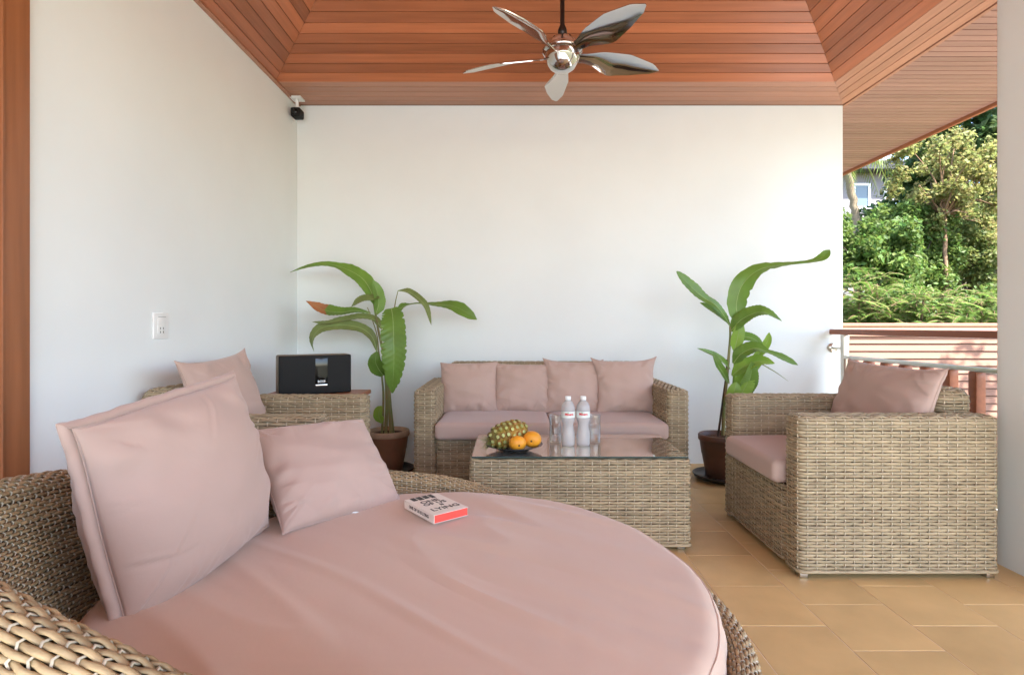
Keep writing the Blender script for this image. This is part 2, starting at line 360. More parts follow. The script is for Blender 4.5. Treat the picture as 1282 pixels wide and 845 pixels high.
for i in range(nT):
    t0, t1 = i*PT, (i+1)*PT
    z0, z1 = WZ+t0*SL, WZ+t1*SL
    s = 1/math.hypot(1, SL)
    plank((TX0+t0, TY-t0, z0), (TX1-t0, TY-t0, z0), (TX1-t1, TY-t1, z1), (TX0+t1, TY-t1, z1), (0, SL*s, s), M['wood'])
    plank((TX0+t0, TF+t0, z0), (TX0+t0, TY-t0, z0), (TX0+t1, TY-t1, z1), (TX0+t1, TF+t1, z1), (-SL*s, 0, s), M['wood'])
    plank((TX1-t0, TF+t0, z0), (TX1-t0, TY-t0, z0), (TX1-t1, TY-t1, z1), (TX1-t1, TF+t1, z1), (SL*s, 0, s), M['wood'])
    plank((TX0+t0, TF+t0, z0), (TX1-t0, TF+t0, z0), (TX1-t1, TF+t1, z1), (TX0+t1, TF+t1, z1), (0, -SL*s, s), M['wood'])
n = 5
for i in range(n):
    y0 = TY+(WALL_Y-TY)*i/n; y1 = TY+(WALL_Y-TY)*(i+1)/n
    xe0 = TX1+(WX1-TX1)*i/n; xe1 = TX1+(WX1-TX1)*(i+1)/n
    plank((WX0, y0, WZ), (xe0, y0, WZ), (xe1, y1, WZ), (WX0, y1, WZ), (0, 0, 1), M['wood_soffit'], gap=.003)
n = 4
for i in range(n):
    x0 = TX1+(WX1-TX1)*i/n; x1 = TX1+(WX1-TX1)*(i+1)/n
    y0 = TY+(WALL_Y-TY)*i/n; y1 = TY+(WALL_Y-TY)*(i+1)/n
    plank((x0, -1.2, WZ), (x0, y0, WZ), (x1, y1, WZ), (x1, -1.2, WZ), (0, 0, 1), M['wood_soffit'], gap=.003)
plank((WX1+.001, -1.2, WZ-.006), (WX1+.001, 8.2, WZ-.006), (WX1+.03, 8.2, WZ-.006), (WX1+.03, -1.2, WZ-.006), (0, 0, 1), M['wood_soffit'])
y = -1.2
while y < 8.15:
    plank((WX1+.03, y, WZ), (EAVE_X-.03, y, WZ), (EAVE_X-.03, y+.066, WZ), (WX1+.03, y+.066, WZ), (0, 0, 1), M['wood_eave'], gap=.0042); y += .066
y = -2.18  # front eave out of view, lengthened to shade more of the deck
while y < TF-.02:
    plank((WX0, y, WZ), (TX1, y, WZ), (TX1, min(y+.084, TF), WZ), (WX0, min(y+.084, TF), WZ), (0, 0, 1), M['wood_soffit']); y += .084
g = Geo(); g.rbox((EAVE_X-.03, -1.2, WZ-.03), (EAVE_X, 8.2, WZ+.16), .004, n=2); g.build('fascia_board', M['wood_rail'], ceiling)
g = Geo(); g.rbox((WX1+.03, 8.2, WZ-.02), (EAVE_X, 8.23, WZ+.16), .004, n=2); g.build('fascia_board', M['wood_rail'], ceiling)
g = Geo(); g.rbox((WX0, TF+.0, WZ-.012), (WX0+.03, WALL_Y-.002, WZ-.002), .003, n=2); g.build('wall_batten', M['wood_soffit'], ceiling)
# roof above so that no light leaks
g = Geo(); g.addq([(WX0-.3, -2.25, WZ+.2), (EAVE_X+.02, -2.25, WZ+.2), (EAVE_X+.02, 8.25, WZ+.2), (WX0-.3, 8.25, WZ+.2), (XM, YM, APZ+.35)], [(0, 1, 4), (1, 2, 4), (2, 3, 4), (3, 0, 4)])
tag(g.build('roof', M['roof_tile'], smooth=False), kind='structure')

# outside ground, paving
g = Geo(); g.box((-400, -400, -.9), (400, 400, -.62)); tag(g.build('ground', M['ground'], smooth=False), kind='structure')
g = Geo(); xs = np.linspace(-60, 80, 57); ys = np.linspace(17, 120, 43); Xg, Yg = np.meshgrid(xs, ys, indexing='ij')
Zg = -.64+7.5*np.clip((Yg-17)/16, 0, 1)**1.3*(1-.0*Xg)+np.vectorize(lambda a, b: noise.noise(Vector((a*.15, b*.15, 0))))(Xg, Yg)*.5*np.clip((Yg-17)/6, 0, 1)
g.grid(np.stack([Xg, Yg, Zg], -1), flip=False); tag(g.build('hill', M['ground']), kind='structure')
g = Geo(); g.box((2.91, -12, -.61), (4.4, 8.0, -.56)); tag(g.build('bounce_path', M['pave'], smooth=False), kind='structure')  # pale walkway added to bounce sunlight up to the soffit and walls
g = Geo(); g.box((-9, -14, -.3), (2.75, FE-.002, -.003)); tag(g.build('terrace', M['pave'], smooth=False), kind='structure')  # unseen deck behind the camera, made pale to bounce neutral light indoors

# ------------------------------------------------------------------ woven furniture
def ring_path(hx, hy, rc, n_arc=7):
    """rounded rectangle, counter-clockwise; returns function u->(xy, normal xy), length"""
    segs = []; pts = []
    cs = [(hx-rc, hy-rc, 0), (-hx+rc, hy-rc, 90), (-hx+rc, -hy+rc, 180), (hx-rc, -hy+rc, 270)]
    L = [2*(hy-rc), 2*(hx-rc)]; qa = rc*math.pi/2
    total = 4*qa+2*L[0]+2*L[1]
    def f(u):
        u = np.mod(u, total); P = np.zeros(u.shape+(2,)); N = np.zeros_like(P)
        # start at (hx, -hy+rc) going up right side
        edges = [(np.array([hx, -hy+rc]), np.array([0, 1.]), L[0], np.array([1., 0])), (cs[0], qa), (np.array([hx-rc, hy]), np.array([-1., 0]), L[1], np.array([0, 1.])), (cs[1], qa),
                 (np.array([-hx, hy-rc]), np.array([0, -1.]), L[0], np.array([-1., 0])), (cs[2], qa), (np.array([-hx+rc, -hy]), np.array([1., 0]), L[1], np.array([0, -1.])), (cs[3], qa)]
        s0 = 0
        for e in edges:
            ln = e[2] if len(e) == 4 else e[1]
            m = (u >= s0-1e-9) & (u < s0+ln+1e-9)
            if len(e) == 4:
                P[m] = e[0]+(u[m]-s0)[:, None]*e[1]; N[m] = e[3]
            else:
                a = R(e[0][2])+(u[m]-s0)/max(rc, 1e-6)
                N[m] = np.stack([np.cos(a), np.sin(a)], -1); P[m] = np.array(e[0][:2])+N[m]*rc
            s0 += ln
        return P, N
    return f, total
SP, RP = .041, .0137
def woven_block(name, parent, c, hx, hy, z0, z1, rc=.03, roll=.022, top=True, sp=SP, rp=RP, along='auto', w=None, thick=.0046, amp=.0031, mats=None, sides=6):
    """box-shaped wicker body: strands woven round upright stakes, rolled top edge, woven top; c = centre xy"""
    mats = mats or [M['wicker'], M['stake'], M['wick_back']]
    g = Geo(); f, U = ring_path(hx, hy, rc); w = w or rp*1.05
    ns = max(4, int(round(U/sp))); ns += ns % 2; sp = U/ns
    H = z1-roll-z0; qa = roll*math.pi/2; rows = int((H+qa)/rp)
    def surf(u, v):
        P, N = f(u); P3 = np.zeros(P.shape[:1]+(3,)); N3 = np.zeros_like(P3)
        if v <= H: off, z, al = 0., z0+v, 0.
        else:
            al = (v-H)/roll; off = roll*(1-math.cos(al)); z = z1-roll+roll*math.sin(al)
        P3[:, :2] = P-N*off+np.array(c); P3[:, 2] = z
        N3[:, :2] = N*math.cos(al); N3[:, 2] = math.sin(al)
        return P3, N3
    K = 4; u = np.arange(ns*K)*(U/(ns*K))
    for j in range(rows):
        v = (j+.5)*rp
        P, N = surf(u, v)
        d = amp*np.cos(math.pi*(u/sp+j))+rng.normal(0, .0005)
        jz = rng.normal(0, .0007)
        wob = .0008*np.sin(u*rng.uniform(3, 9)+rng.uniform(0, 6))+rng.normal(0, .0004, len(u))
        P = P+N*d[:, None]; P[:, 2] += (jz+wob)*math.cos(min(1.4, max(0, (v-H)/roll)))
        g.tube(P, N, w*rng.uniform(.88, 1.02), thick, sides, closed=True, mat=0)
    vs = np.linspace(0, H+qa, max(6, int((H+qa)/rp*1.5)))
    for i in range(ns):
        Ps, Ns = [], []
        for v in vs:
            p, n_ = surf(np.array([i*sp]), v); Ps.append(p[0]-n_[0]*amp*.75*math.cos(math.pi*(i+v/rp-.5))); Ns.append(n_[0])
        g.tube(np.array(Ps), np.array(Ns), .0065, .003, 4, mat=1, caps=False)
    if top:
        ax, ay = hx-roll, hy-roll; L_, W_ = (ax, ay) if ax >= ay else (ay, ax)
        nr = max(2, int(2*W_/rp)); nc = max(4, int(2*L_/sp)); s2 = 2*L_/nc
        t = np.linspace(-L_, L_, nc*4+1)
        for j in range(nr):
            q = -W_+(j+.5)*2*W_/nr
            P = np.zeros((len(t), 3)); 
            if ax >= ay: P[:, 0] = t+c[0]; P[:, 1] = q+c[1]
            else: P[:, 1] = t+c[1]; P[:, 0] = q+c[0]
            P[:, 2] = z1+amp*np.cos(math.pi*((t+L_)/s2+j))
            g.tube(P, (0, 0, 1), w*rng.uniform(.9, 1.02), thick, sides, mat=0)
    # dark core behind the strands
    b = amp+.0035
    g.rbox((c[0]-hx+b, c[1]-hy+b, z0+.002), (c[0]+hx-b, c[1]+hy-b, z1-b), min(max(roll, rc)*.9, .05), mat=2, n=4)
    # bottom binding
    P, N = surf(u, .004); g.tube(P+N*.002, N, .014, .012, 6, closed=True, mat=0)
    return g.build(name, mats, parent)

def cushion_box(name, parent, a, b, r=.026, crown=.012, seed=0, m=None, wr=.004):
    g = Geo()
    def warp(P, h):
        u = P/h; Q = P.copy()
        k = np.clip(1-u[..., 0]**2, 0, 1)*np.clip(1-u[..., 1]**2, 0, 1)
        Q[..., 2] += np.sign(P[..., 2])*np.where(P[..., 2] > 0, crown, 0)*k**.5
        bul = np.clip(1-u[..., 2]**2, 0, 1)
        Q[..., 0] += np.sign(P[..., 0])*.006*bul*np.clip(np.abs(u[..., 0])-.7, 0, 1)*3
        Q[..., 1] += np.sign(P[..., 1])*.006*bul*np.clip(np.abs(u[..., 1])-.7, 0, 1)*3
        sh = P.shape[:-1]; F = P.reshape(-1, 3); D = np.array([noise.noise(Vector((p[0]*5+seed*3.1, p[1]*5, p[2]*7))) for p in F]).reshape(sh)
        Q[..., 2] += wr*D*np.where(P[..., 2] > 0, 1, .2)
        return Q
    g.rbox(a, b, r, warp=warp, n=6)
    return g.build(name, m or M['fabric'], parent, merge=.0006)

def pillow(name, label, w, h, t, M4, seed=0, concave=.05, gusset=0.0, wr=.010, n=60, sag=0, parent=None, group=None, fab=None, zip_=False, plump=.42, tips=.0, creases=16):
    """M4: local x = width, y = height, z = front. Front and back panel sewn along a piped seam."""
    fab = fab or M['fabric']
    lin = np.linspace(-1, 1, n); lin = np.sign(lin)*(1-(1-np.abs(lin))**1.35)
    U, V = np.meshgrid(lin, lin, indexing='ij')
    nz = np.vectorize(lambda x, y, k: noise.noise(Vector((x, y, seed*5.3+k*11))))
    def panel(sg):
        cc = concave
        X = w/2*U*(1-cc*(1-V**2)*np.abs(U)**2); Y = h/2*V*(1-cc*(1-U**2)*np.abs(V)**2)
        cn = (np.abs(U)*np.abs(V))**6; X += np.sign(U)*tips*cn; Y += np.sign(V)*tips*cn
        prof = (np.clip(1-U**2, 0, 1)*np.clip(1-V**2, 0, 1))**plump
        # weight slumps to the lower half
        prof = prof*(1-.16*V*(1-V**2))
        Z = sg*(gusset/2+(t-gusset)/2*prof)
        e = np.minimum(1-np.abs(U), 1-np.abs(V))
        edge = np.exp(-((e-.16)/.13)**2)
        wrk = nz(U*2.2, V*2.2, sg)*.8+nz(U*1.1+V*3.0, V*1.2-U*1.0, sg+3)*.7
        crk = np.sin((np.where(np.abs(U) > np.abs(V), V, U))*11+nz(U*1.5, V*1.5, sg+7)*5)*edge
        Z += sg*wr*(wrk*prof+.55*crk*prof**.35*(.4+.6*np.clip(nz(U*1.6, V*1.6, 9)+.5, 0, 1)))
        cr_rng = np.random.default_rng(int(seed*13+sg+50))
        for _ in range(creases):
            e_ = cr_rng.integers(0, 4); a_ = cr_rng.uniform(-.9, .9); ln_ = cr_rng.uniform(.25, .75); tilt = cr_rng.normal(0, .35); sg_ = cr_rng.uniform(.016, .034)
            if e_ < 2:
                sd2 = -1 if e_ == 0 else 1; al_ = (1-sd2*U); ac_ = V-(a_+tilt*al_+.10*np.sin(al_*5+a_*9))
            else:
                sd2 = -1 if e_ == 2 else 1; al_ = (1-sd2*V); ac_ = U-(a_+tilt*al_+.10*np.sin(al_*5+a_*9))
            env = np.clip(1-al_/ln_, 0, 1)**.8*np.clip(al_/.06, 0, 1)
            Z += sg*cr_rng.uniform(.0025, .0065)*env*(np.exp(-((ac_-sg_*1.6)/(sg_*1.5))**2)*.8-np.exp(-(ac_/sg_)**2))
        Y -= sag*(1-V)*.5*np.abs(U)**2
        # random outline softness
        ol = .004 if gusset else .008; X += ol*w*nz(U*.6, V*2, 21)*np.abs(U)**3; Y += ol*w*nz(U*2, V*.6, 25)*np.abs(V)**3
        return np.stack([X, Y, Z], -1)
    F_, B_ = panel(1), panel(-1)
    if gusset == 0:
        # share the outline
        bd = np.zeros((n, n), bool); bd[0] = bd[-1] = True; bd[:, 0] = bd[:, -1] = True
        F_[bd, 2] = 0; B_[bd] = F_[bd]
    def loop(P): return np.vstack([P[:-1, 0], P[-1, :-1], P[::-1][:-1, -1], P[0, ::-1][:-1]])
    loc = M4.to_translation(); rot = M4.to_3x3()
    def W(P): return (np.asarray(P).reshape(-1, 3) @ np.array(rot).T).reshape(np.asarray(P).shape)
    g = Geo(); g.grid(W(F_)); g.grid(W(B_), flip=True)
    lf, lb = loop(F_), loop(B_)
    if gusset:
        mids = []
        for k in (0, .25, .5, .75, 1):
            q = lf*(1-k)+lb*k; bul = .02*math.sin(math.pi*k)
            s_ = np.sign(q); big = np.abs(q[:, :2])/np.array([w/2, h/2]); o = np.zeros_like(q); o[:, 0] = np.where(big[:, 0] > .93, s_[:, 0], 0); o[:, 1] = np.where(big[:, 1] > .93, s_[:, 1], 0)
            ph = np.arange(len(q))*.55
            mids.append(W(q+o*(bul+.0012*np.sin(ph+k*3)*math.sin(math.pi*k))[:, None] if np.ndim(ph) else q))
        g.grid(np.stack(mids, 0), closed_v=True, flip=True)
    o = g.build(name, fab, parent, merge=.0004); o.location = loc
    tag(o, label, 'pillow', group)
    gp = Geo()
    for l, sg in ((lf, 1), (lb, -1))[:2 if gusset else 1]:
        gp.tube(W(l), np.array(rot) @ np.array((0, 0, 1.)), .0034, .0034, 5, closed=True)
    gp.build('piping', fab, o)
    if zip_:
        gz = Geo(); q = W(np.array([[w*.02, -h*.47, .004], [w*.05, -h*.49, .012], [w*.09, -h*.50, .010]])); gz.tube(q, W(np.array([0, 0, 1.])), .006, .004, 5)
        gz.build('zip_pull', M['white_plastic'], o)
    return o
def frame(loc, normal, up, roll=0):
    """pillow placement: z axis = normal, y axis = up projected"""
    z = Vector(normal).normalized(); x = Vector(up).cross(z).normalized(); y = z.cross(x)
    m = Matrix((x, y, z)).transposed().to_4x4() @ Matrix.Rotation(R(roll), 4, 'Z'); m.translation = Vector(loc); return m

# ---- armchair (local: front faces -x)
def make_armchair():
    t = thing('armchair', '', 'armchair')
    HX, HY, AT = .4375, .42, .0635
    for s in (-1, 1):
        woven_block('arm', t, (0, s*(HY-AT)), HX, AT, .028, .705)
    woven_block('backrest', t, (HX-.08, 0), .078, HY-2*AT-.004, .40, .81, rc=.05, roll=.05)
    woven_block('base', t, (-.006, 0), HX-.008, HY-2*AT-.002, .03, .372, top=False, roll=.01)
    cushion_box('seat_cushion', t, (-HX-.045, -HY+2*AT+.006, .378), (HX-.17, HY-2*AT-.006, .485), seed=3, crown=.014)
    for sx in (-1, 1):
        for sy in (-1, 1):
            g = Geo(); x, y = sx*(HX-.03), sy*(HY-.03); g.rbox((x-.018, y-.018, 0), (x+.018, y+.018, .03), .004, n=2); g.build('foot', M['steel'], t)
    return t
ac = make_armchair(); ac.location = (1.245+.4375, 2.393+.42, 0); ac['label'] = 'wicker armchair with pink seat cushion in front of the railing, beside the pillar'; ac['group'] = 'wicker armchairs'
ac2 = copy_tree(ac); ac2.location = (-.82-.4375, 2.36+.42, 0); ac2.rotation_euler = (0, 0, math.pi); ac2['label'] = 'wicker armchair against the left wall, half hidden behind the daybed'

# ---- sofa
SX0, SX1, SY0, SY1 = -.605, 1.092, 3.395, 4.235
so = thing('sofa', 'long wicker sofa with pink seat cushions and four pillows against the back wall', 'sofa', ((SX0+SX1)/2, (SY0+SY1)/2, 0))
hx, hy = (SX1-SX0)/2, (SY1-SY0)/2
for s in (-1, 1): woven_block('arm', so, (s*(hx-.066), 0), .066, hy, .028, .702)
woven_block('backrest', so, (0, hy-.08), hx-.135, .078, .40, .83, rc=.05, roll=.05)
woven_block('base', so, (0, .0), hx-.135, hy-.012, .03, .395, top=False, roll=.01)
for s in (-1, 1):
    xa, xb = (-hx+.136, -.003) if s < 0 else (.003, hx-.136)
    cushion_box('seat_cushion', so, (xa, -hy-.035, .40), (xb, hy-.17, .505), seed=5+s, crown=.012)
for sx in (-1, 1):
    for sy in (-1, 1):
        g = Geo(); x, y = sx*(hx-.03), sy*(hy-.03); g.rbox((x-.018, y-.018, 0), (x+.018, y+.018, .03), .004, n=2); g.build('foot', M['steel'], so)
def sp_px(x0, x1, ytop, Y, hgt, wdt, t, seed, lab, roll, tips, conc, bot=.50):
    xc = ((x0+x1)/2-CX)*Y/FPX
    return pillow('throw_pillow', lab, wdt, hgt, t, frame((xc, Y, bot+hgt/2*.96), (0, -1, .26), (0, .26, 1), roll), seed=seed, tips=tips, concave=conc, group='pillows on the sofa', wr=.015)
sp_px(554, 620, 455, 3.86, .35, .395, .16, 1, 'leftmost of the four pink pillows on the sofa', 1, .006, .03)
sp_px(620, 688, 457, 3.87, .34, .395, .16, 2, 'second pink pillow from the left on the sofa, lowest top edge', -1, .004, .03)
sp_px(683, 752, 451, 3.86, .365, .40, .16, 3, 'third pink pillow from the left on the sofa, behind the bottles', -1.5, .016, .06)
sp_px(746, 820, 449, 3.82, .375, .42, .16, 4, 'rightmost pink pillow on the sofa, with pointed top corners', 1, .022, .07)

# ---- pillows on armchairs
pillow('back_pillow', 'wide pink pillow leaning on the backrest of the armchair by the railing', .655, .45, .17, frame((1.875, 2.815, .685), (-1, -.05, .30), (.3, 0, 1), 0), seed=11, tips=.015, concave=.05, wr=.020, group='armchair back pillows')
pillow('back_pillow', 'pink pillow with a pointed top corner in the armchair against the left wall', .52, .46, .17, frame((-1.43, 2.77, .72), (1, -.10, .28), (-.3, 0, 1), 2), seed=12, tips=.02, concave=.06, wr=.017, group='armchair back pillows')

# ---- coffee table
TB = (-.207, .873, 2.69, 3.27, .445)
ct = thing('coffee_table', 'low wicker coffee table with glass top in front of the sofa', 'table', ((TB[0]+TB[1])/2, (TB[2]+TB[3])/2, 0))
woven_block('body', ct, (0, 0), (TB[1]-TB[0])/2, (TB[3]-TB[2])/2, .025, TB[4], rc=.02, roll=.014, top=True)
g = Geo(); g.rbox((-.532, -.282, .4525), (.532, .282, .4602), .002, n=3, mat=1); g.addq([(-.530, -.280, .4606), (.530, -.280, .4606), (.530, .280, .4606), (-.530, .280, .4606)], [(0, 1, 2, 3)], 0); g.build('glass_top', [M['glass'], M['glass_edge']], ct, smooth=False)
for sx in (-1, 1):
    for sy in (-1, 1):
        g = Geo(); x, y = sx*.5, sy*.25; g.rbox((x-.018, y-.018, 0), (x+.018, y+.018, .03), .004, n=2); g.build('foot', M['steel'], ct)
GT = .4607

# ---- round daybed
DC = np.array((-.25, 1.443)); BACK = 224.
db = thing('daybed', 'large round wicker daybed with pink mattress and curved raised back', 'daybed', (DC[0], DC[1], 0))
_th = [0, 30, 60, 72, 82, 95, 120, 150, 183, 200, 224, 250, 265, 280, 295, 310, 325, 340, 360]
_zh = [.372, .355, .365, .405, .462, .488, .54, .63, .735, .775, .835, .800, .718, .61, .53, .465, .42, .392, .372]
_q = np.linspace(0, 360, 721); _z = np.interp(_q, _th, _zh); _z = np.convolve(np.concatenate([_z[-21:-1], _z, _z[1:21]]), np.ones(41)/41, 'valid')
def rim_z(th): return np.interp(np.degrees(th) % 360, _q, _z)
RHO = .034; RB = .762
def rim_r(th): return .797+.105*(rim_z(th)-.425)/.42
def shell(th, v):
    """th, v arrays (broadcast): v distance from rim apex, negative inside"""
    zr, rr = rim_z(th), rim_r(th); a = RHO*math.pi/2
    al = np.clip(v, -a, a)/RHO
    r = rr+RHO*np.sin(al); z = zr-RHO+RHO*np.cos(al); nr, nz_ = np.sin(al), np.cos(al)
    ins = v < -a; outs = v > a
    d = np.abs(v)-a
    k = (rr-RHO-RB)/np.maximum(zr-RHO-.30, .06)
    r = np.where(ins, rr-RHO-k*d, r); z = np.where(ins, zr-RHO-d, z)
    r = np.where(outs, rr+RHO-(.10+.12*(zr-.425))*d, r); z = np.where(outs, zr-RHO-d, z)
    nr = np.where(ins, -1/np.hypot(1, k), np.where(outs, .99, nr)); nz_ = np.where(ins, k/np.hypot(1, k), np.where(outs, .1, nz_))
    P = np.stack([r*np.cos(th), r*np.sin(th), z], -1); N = np.stack([nr*np.cos(th), nr*np.sin(th), nz_], -1)
    return P, N
g = Geo(); NS = 256; rp = .0086; K = 4
th = np.arange(NS*K)*2*math.pi/(NS*K); us = np.arange(NS*K)/K
vin, vout = -.50, .83
j = 0; v = vin
while v < vout:
    P, N = shell(th, np.full(th.shape, v+0.)); d = .0028*np.cos(math.pi*us+math.pi*j)+.0004*np.sin(us*.9+j)
    ok = P[:, 2] > (.345 if v < 0 else .02)
    P = P+N*d[:, None]; P[:, 2] += rng.normal(0, .0006)+.0009*np.sin(us*rng.uniform(.1, .3)+j)
    near = abs(v) < .12
    sd_ = 6 if near else 4; big = v > .24; ww = (.0138 if big else .0088)*rng.uniform(.88, 1.06)
    if ok.all(): g.tube(P, N, ww, .0054, sd_, closed=True)
    else:
        # split into runs, wrapping
        idx = np.where(~ok)[0]
        if len(idx) < len(ok):
            s0 = idx[0]; order = (np.arange(len(ok))+s0) % len(ok); run = []
            for i in list(order)+[s0]:
                if ok[i]: run.append(i)
                else:
                    if len(run) > 3: g.tube(P[run], N[run], ww, .0054, sd_, caps=False)
                    run = []
    v += rp*(1.57 if big else 1); j += 1
for i in range(NS):
    t_ = i*2*math.pi/NS
    vv = np.arange(vin, .24, rp/1.0)+0*rp
    P, N = shell(np.full(vv.shape, t_), vv); jj = np.arange(len(vv))
    d = -.0025*np.cos(math.pi*(i+jj)); ok = (P[:, 2] > .345) | (vv > 0); ok &= P[:, 2] > .02
    P = (P+N*d[:, None])[ok]; N = N[ok]
    if len(P) > 4: g.tube(P, N, .0050, .0038, 4, mat=1, caps=False)
g.build('woven_shell', [M['wicker_bed'], M['stake_pale']], db)
g = Geo(); th2 = np.arange(160)*2*math.pi/160; vs = np.concatenate([np.linspace(-.47, -.06, 8), np.linspace(-.05, .05, 13), np.linspace(.07, .82, 8)])
G_ = np.zeros((160, len(vs), 3))
for k, v in enumerate(vs):
    P, N = shell(th2, np.full(th2.shape, v)); P = P-N*.0085; P[:, 2] = np.maximum(P[:, 2], .015 if v > 0 else .31); G_[:, k] = P
g.grid(G_, closed_u=True); g.build('shell_core', M['wick_back'], db)
# mattress
g = Geo(); RM = .757
prof_r, prof_z = [], []
for q in np.linspace(0, 1, 74): prof_r.append(q*(RM-.05)); prof_z.append(.452-.004*q**2)
for a in np.linspace(0, math.pi/2, 9)[1:]: prof_r.append(RM-.05+.05*math.sin(a)); prof_z.append(.448-.05+.05*math.cos(a))
prof_r += [RM, RM-.004]; prof_z += [.33, .28]
NM = 320; tm_ = np.arange(NM)*2*math.pi/NM
Pm = np.zeros((len(prof_r), NM, 3))
for i, (r_, z_) in enumerate(zip(prof_r, prof_z)):
    for k, a in enumerate(tm_):
        x, y = r_*math.cos(a), r_*math.sin(a)
        # folds run from the back-left to the front-right like a loose cover
        s_ = x*.80-y*.60; c_ = x*.60+y*.80
        f1 = noise.noise(Vector((c_*7.5, s_*1.1, 3.3))); f2 = noise.noise(Vector((c_*17, s_*2.2, 8.1))); f3 = noise.noise(Vector((x*2, y*2, 1)))
        amp_ = .35+.65*max(0, noise.noise(Vector((x*1.7, y*1.7, 17)))+.35)
        f4 = 1-min(1, abs(noise.noise(Vector((c_*5.2+.7, s_*.9, 41))))*5); dz = (.0085*abs(f1)+.006*f2*amp_)*amp_+.008*f3+.010*f4*amp_
        zz = z_+dz*(1 if z_ > .40 else .3); rr = r_
        if z_ < .43: rr = r_+.004*math.sin(a*37+3*noise.noise(Vector((a*3, z_*9, 2))))*(.5+.5*noise.noise(Vector((a*5, 0, 5))))
        Pm[i, k] = (rr*math.cos(a), rr*math.sin(a), zz)
g.grid(Pm, closed_v=True, flip=True)
mt = g.build('mattress', M['fabric_bed'], db, merge=.0002)
g = Geo(); ring = Pm[77]; g.tube(ring, (0, 0, 1), .006, .006, 5, closed=True); g.build('piping', M['fabric_bed'], mt)
# pillows on the daybed
pillow('large_pillow', 'biggest pink pillow with a seamed side panel, leaning at the left of the daybed', .53, .46, .28, frame((-.875, 1.475, .672), (1, -.16, .17), (-.17, 0, 1), 5), seed=21, gusset=.032, concave=-.03, wr=.013, tips=.010, n=90, creases=13, group='pillows on the daybed', plump=.5)
pillow('small_pillow', 'small pink pillow tilted back on the daybed, beside the book', .455, .385, .17, frame((-.665, 1.985, .585), (.60, -.47, .72), (-.5, .38, .65), -4), seed=22, tips=.006, concave=.02, wr=.018, zip_=True, n=76, creases=22, group='pillows on the daybed')

# ------------------------------------------------------------------ ceiling fan
FX, FY, FZ = .287, 3.14, 2.638
fan = thing('ceiling_fan', 'five-bladed chrome ceiling fan on a dark rod', 'ceiling fan', (FX, FY, FZ))
g = Geo(); g.lathe([(a*1.16, b*1.16) for a, b in [(0, -.085), (.018, -.0835), (.036, -.078), (.058, -.064), (.073, -.043), (.082, -.018), (.084, -.004), (.083, .011)]], n=40); g.build('globe', M['chrome'], fan)
g = Geo(); g.lathe([(.095, .013), (.113, .017), (.114, .034), (.107, .045), (.096, .062), (.070, .088), (.038, .108), (.022, .116)], n=40); hs = g.build('motor_housing', M['chrome'], fan)
for k in range(10):
    g = Geo(); a = k*2*math.pi/10+.2; d_ = np.array((math.cos(a), math.sin(a), 0)); g.tube([d_*.115+np.array((0, 0, .020)), d_*.103+np.array((0, 0, .050)), d_*.072+np.array((0, 0, .088))], (0, 0, 1), .006, .004, 5); g.build('vent_rib', M['dark_metal'], hs)
g = Geo(); g.lathe([(.022, .116), (.026, .118), (.026, .145), (.013, .175), (.0125, 1.2)], n=20); g.build('rod', M['dark_metal'], fan)
ztop = WZ+(TY-FY)*SL-FZ
g = Geo(); g.lathe([(.013, ztop-.14), (.05, ztop-.10), (.062, ztop-.05), (.062, ztop+.06)], n=28); g.build('canopy', M['dark_metal'], fan)
def blade(az):
    gg = Geo(); nr, nc = 26, 9
    rr = np.linspace(.075, .62, nr); tt = (rr-.075)/(.62-.075)
    lead = np.interp(tt, [0, .12, .3, .6, .9, 1], [.020, .026, .046, .056, .034, .004])
    trail = np.interp(tt, [0, .12, .22, .36, .46, .7, .92, 1], [-.020, -.022, -.030, -.064, -.082, -.062, -.030, -.004])
    pit = np.radians(np.interp(tt, [0, .2, .5, 1], [36, 30, 23, 15]))
    def pt(i, c, off):
        s_ = -1.22*(c*lead[i]+(1-c)*trail[i]); camb = .010*(1-(2*c-1)**2)*(lead[i]-trail[i])/.12
        u = np.array((math.cos(az), math.sin(az), 0)); v = np.array((-math.sin(az), math.cos(az), 0)); zz = np.array((0, 0, 1.))
        return u*rr[i]+(v*math.cos(pit[i])-zz*math.sin(pit[i]))*s_+(zz*math.cos(pit[i])+v*math.sin(pit[i]))*(camb+off)+zz*(.012*math.sin(tt[i]*math.pi)-.005)
    cs = np.linspace(0, 1, nc)
    T = np.array([[pt(i, c, .0022) for c in cs] for i in range(nr)]); B = np.array([[pt(i, c, -.0022) for c in cs] for i in range(nr)])
    gg.grid(T, flip=True); gg.grid(B)
    def lp(P): return np.vstack([P[:-1, 0], P[-1, :-1], P[::-1][:-1, -1], P[0, ::-1][:-1]])
    gg.grid(np.stack([lp(T), lp(B)], 0), closed_v=True)
    return gg.build('blade', M['chrome'], fan)
for k in range(5): blade(math.pi/2+k*2*math.pi/5+R(-1.5))

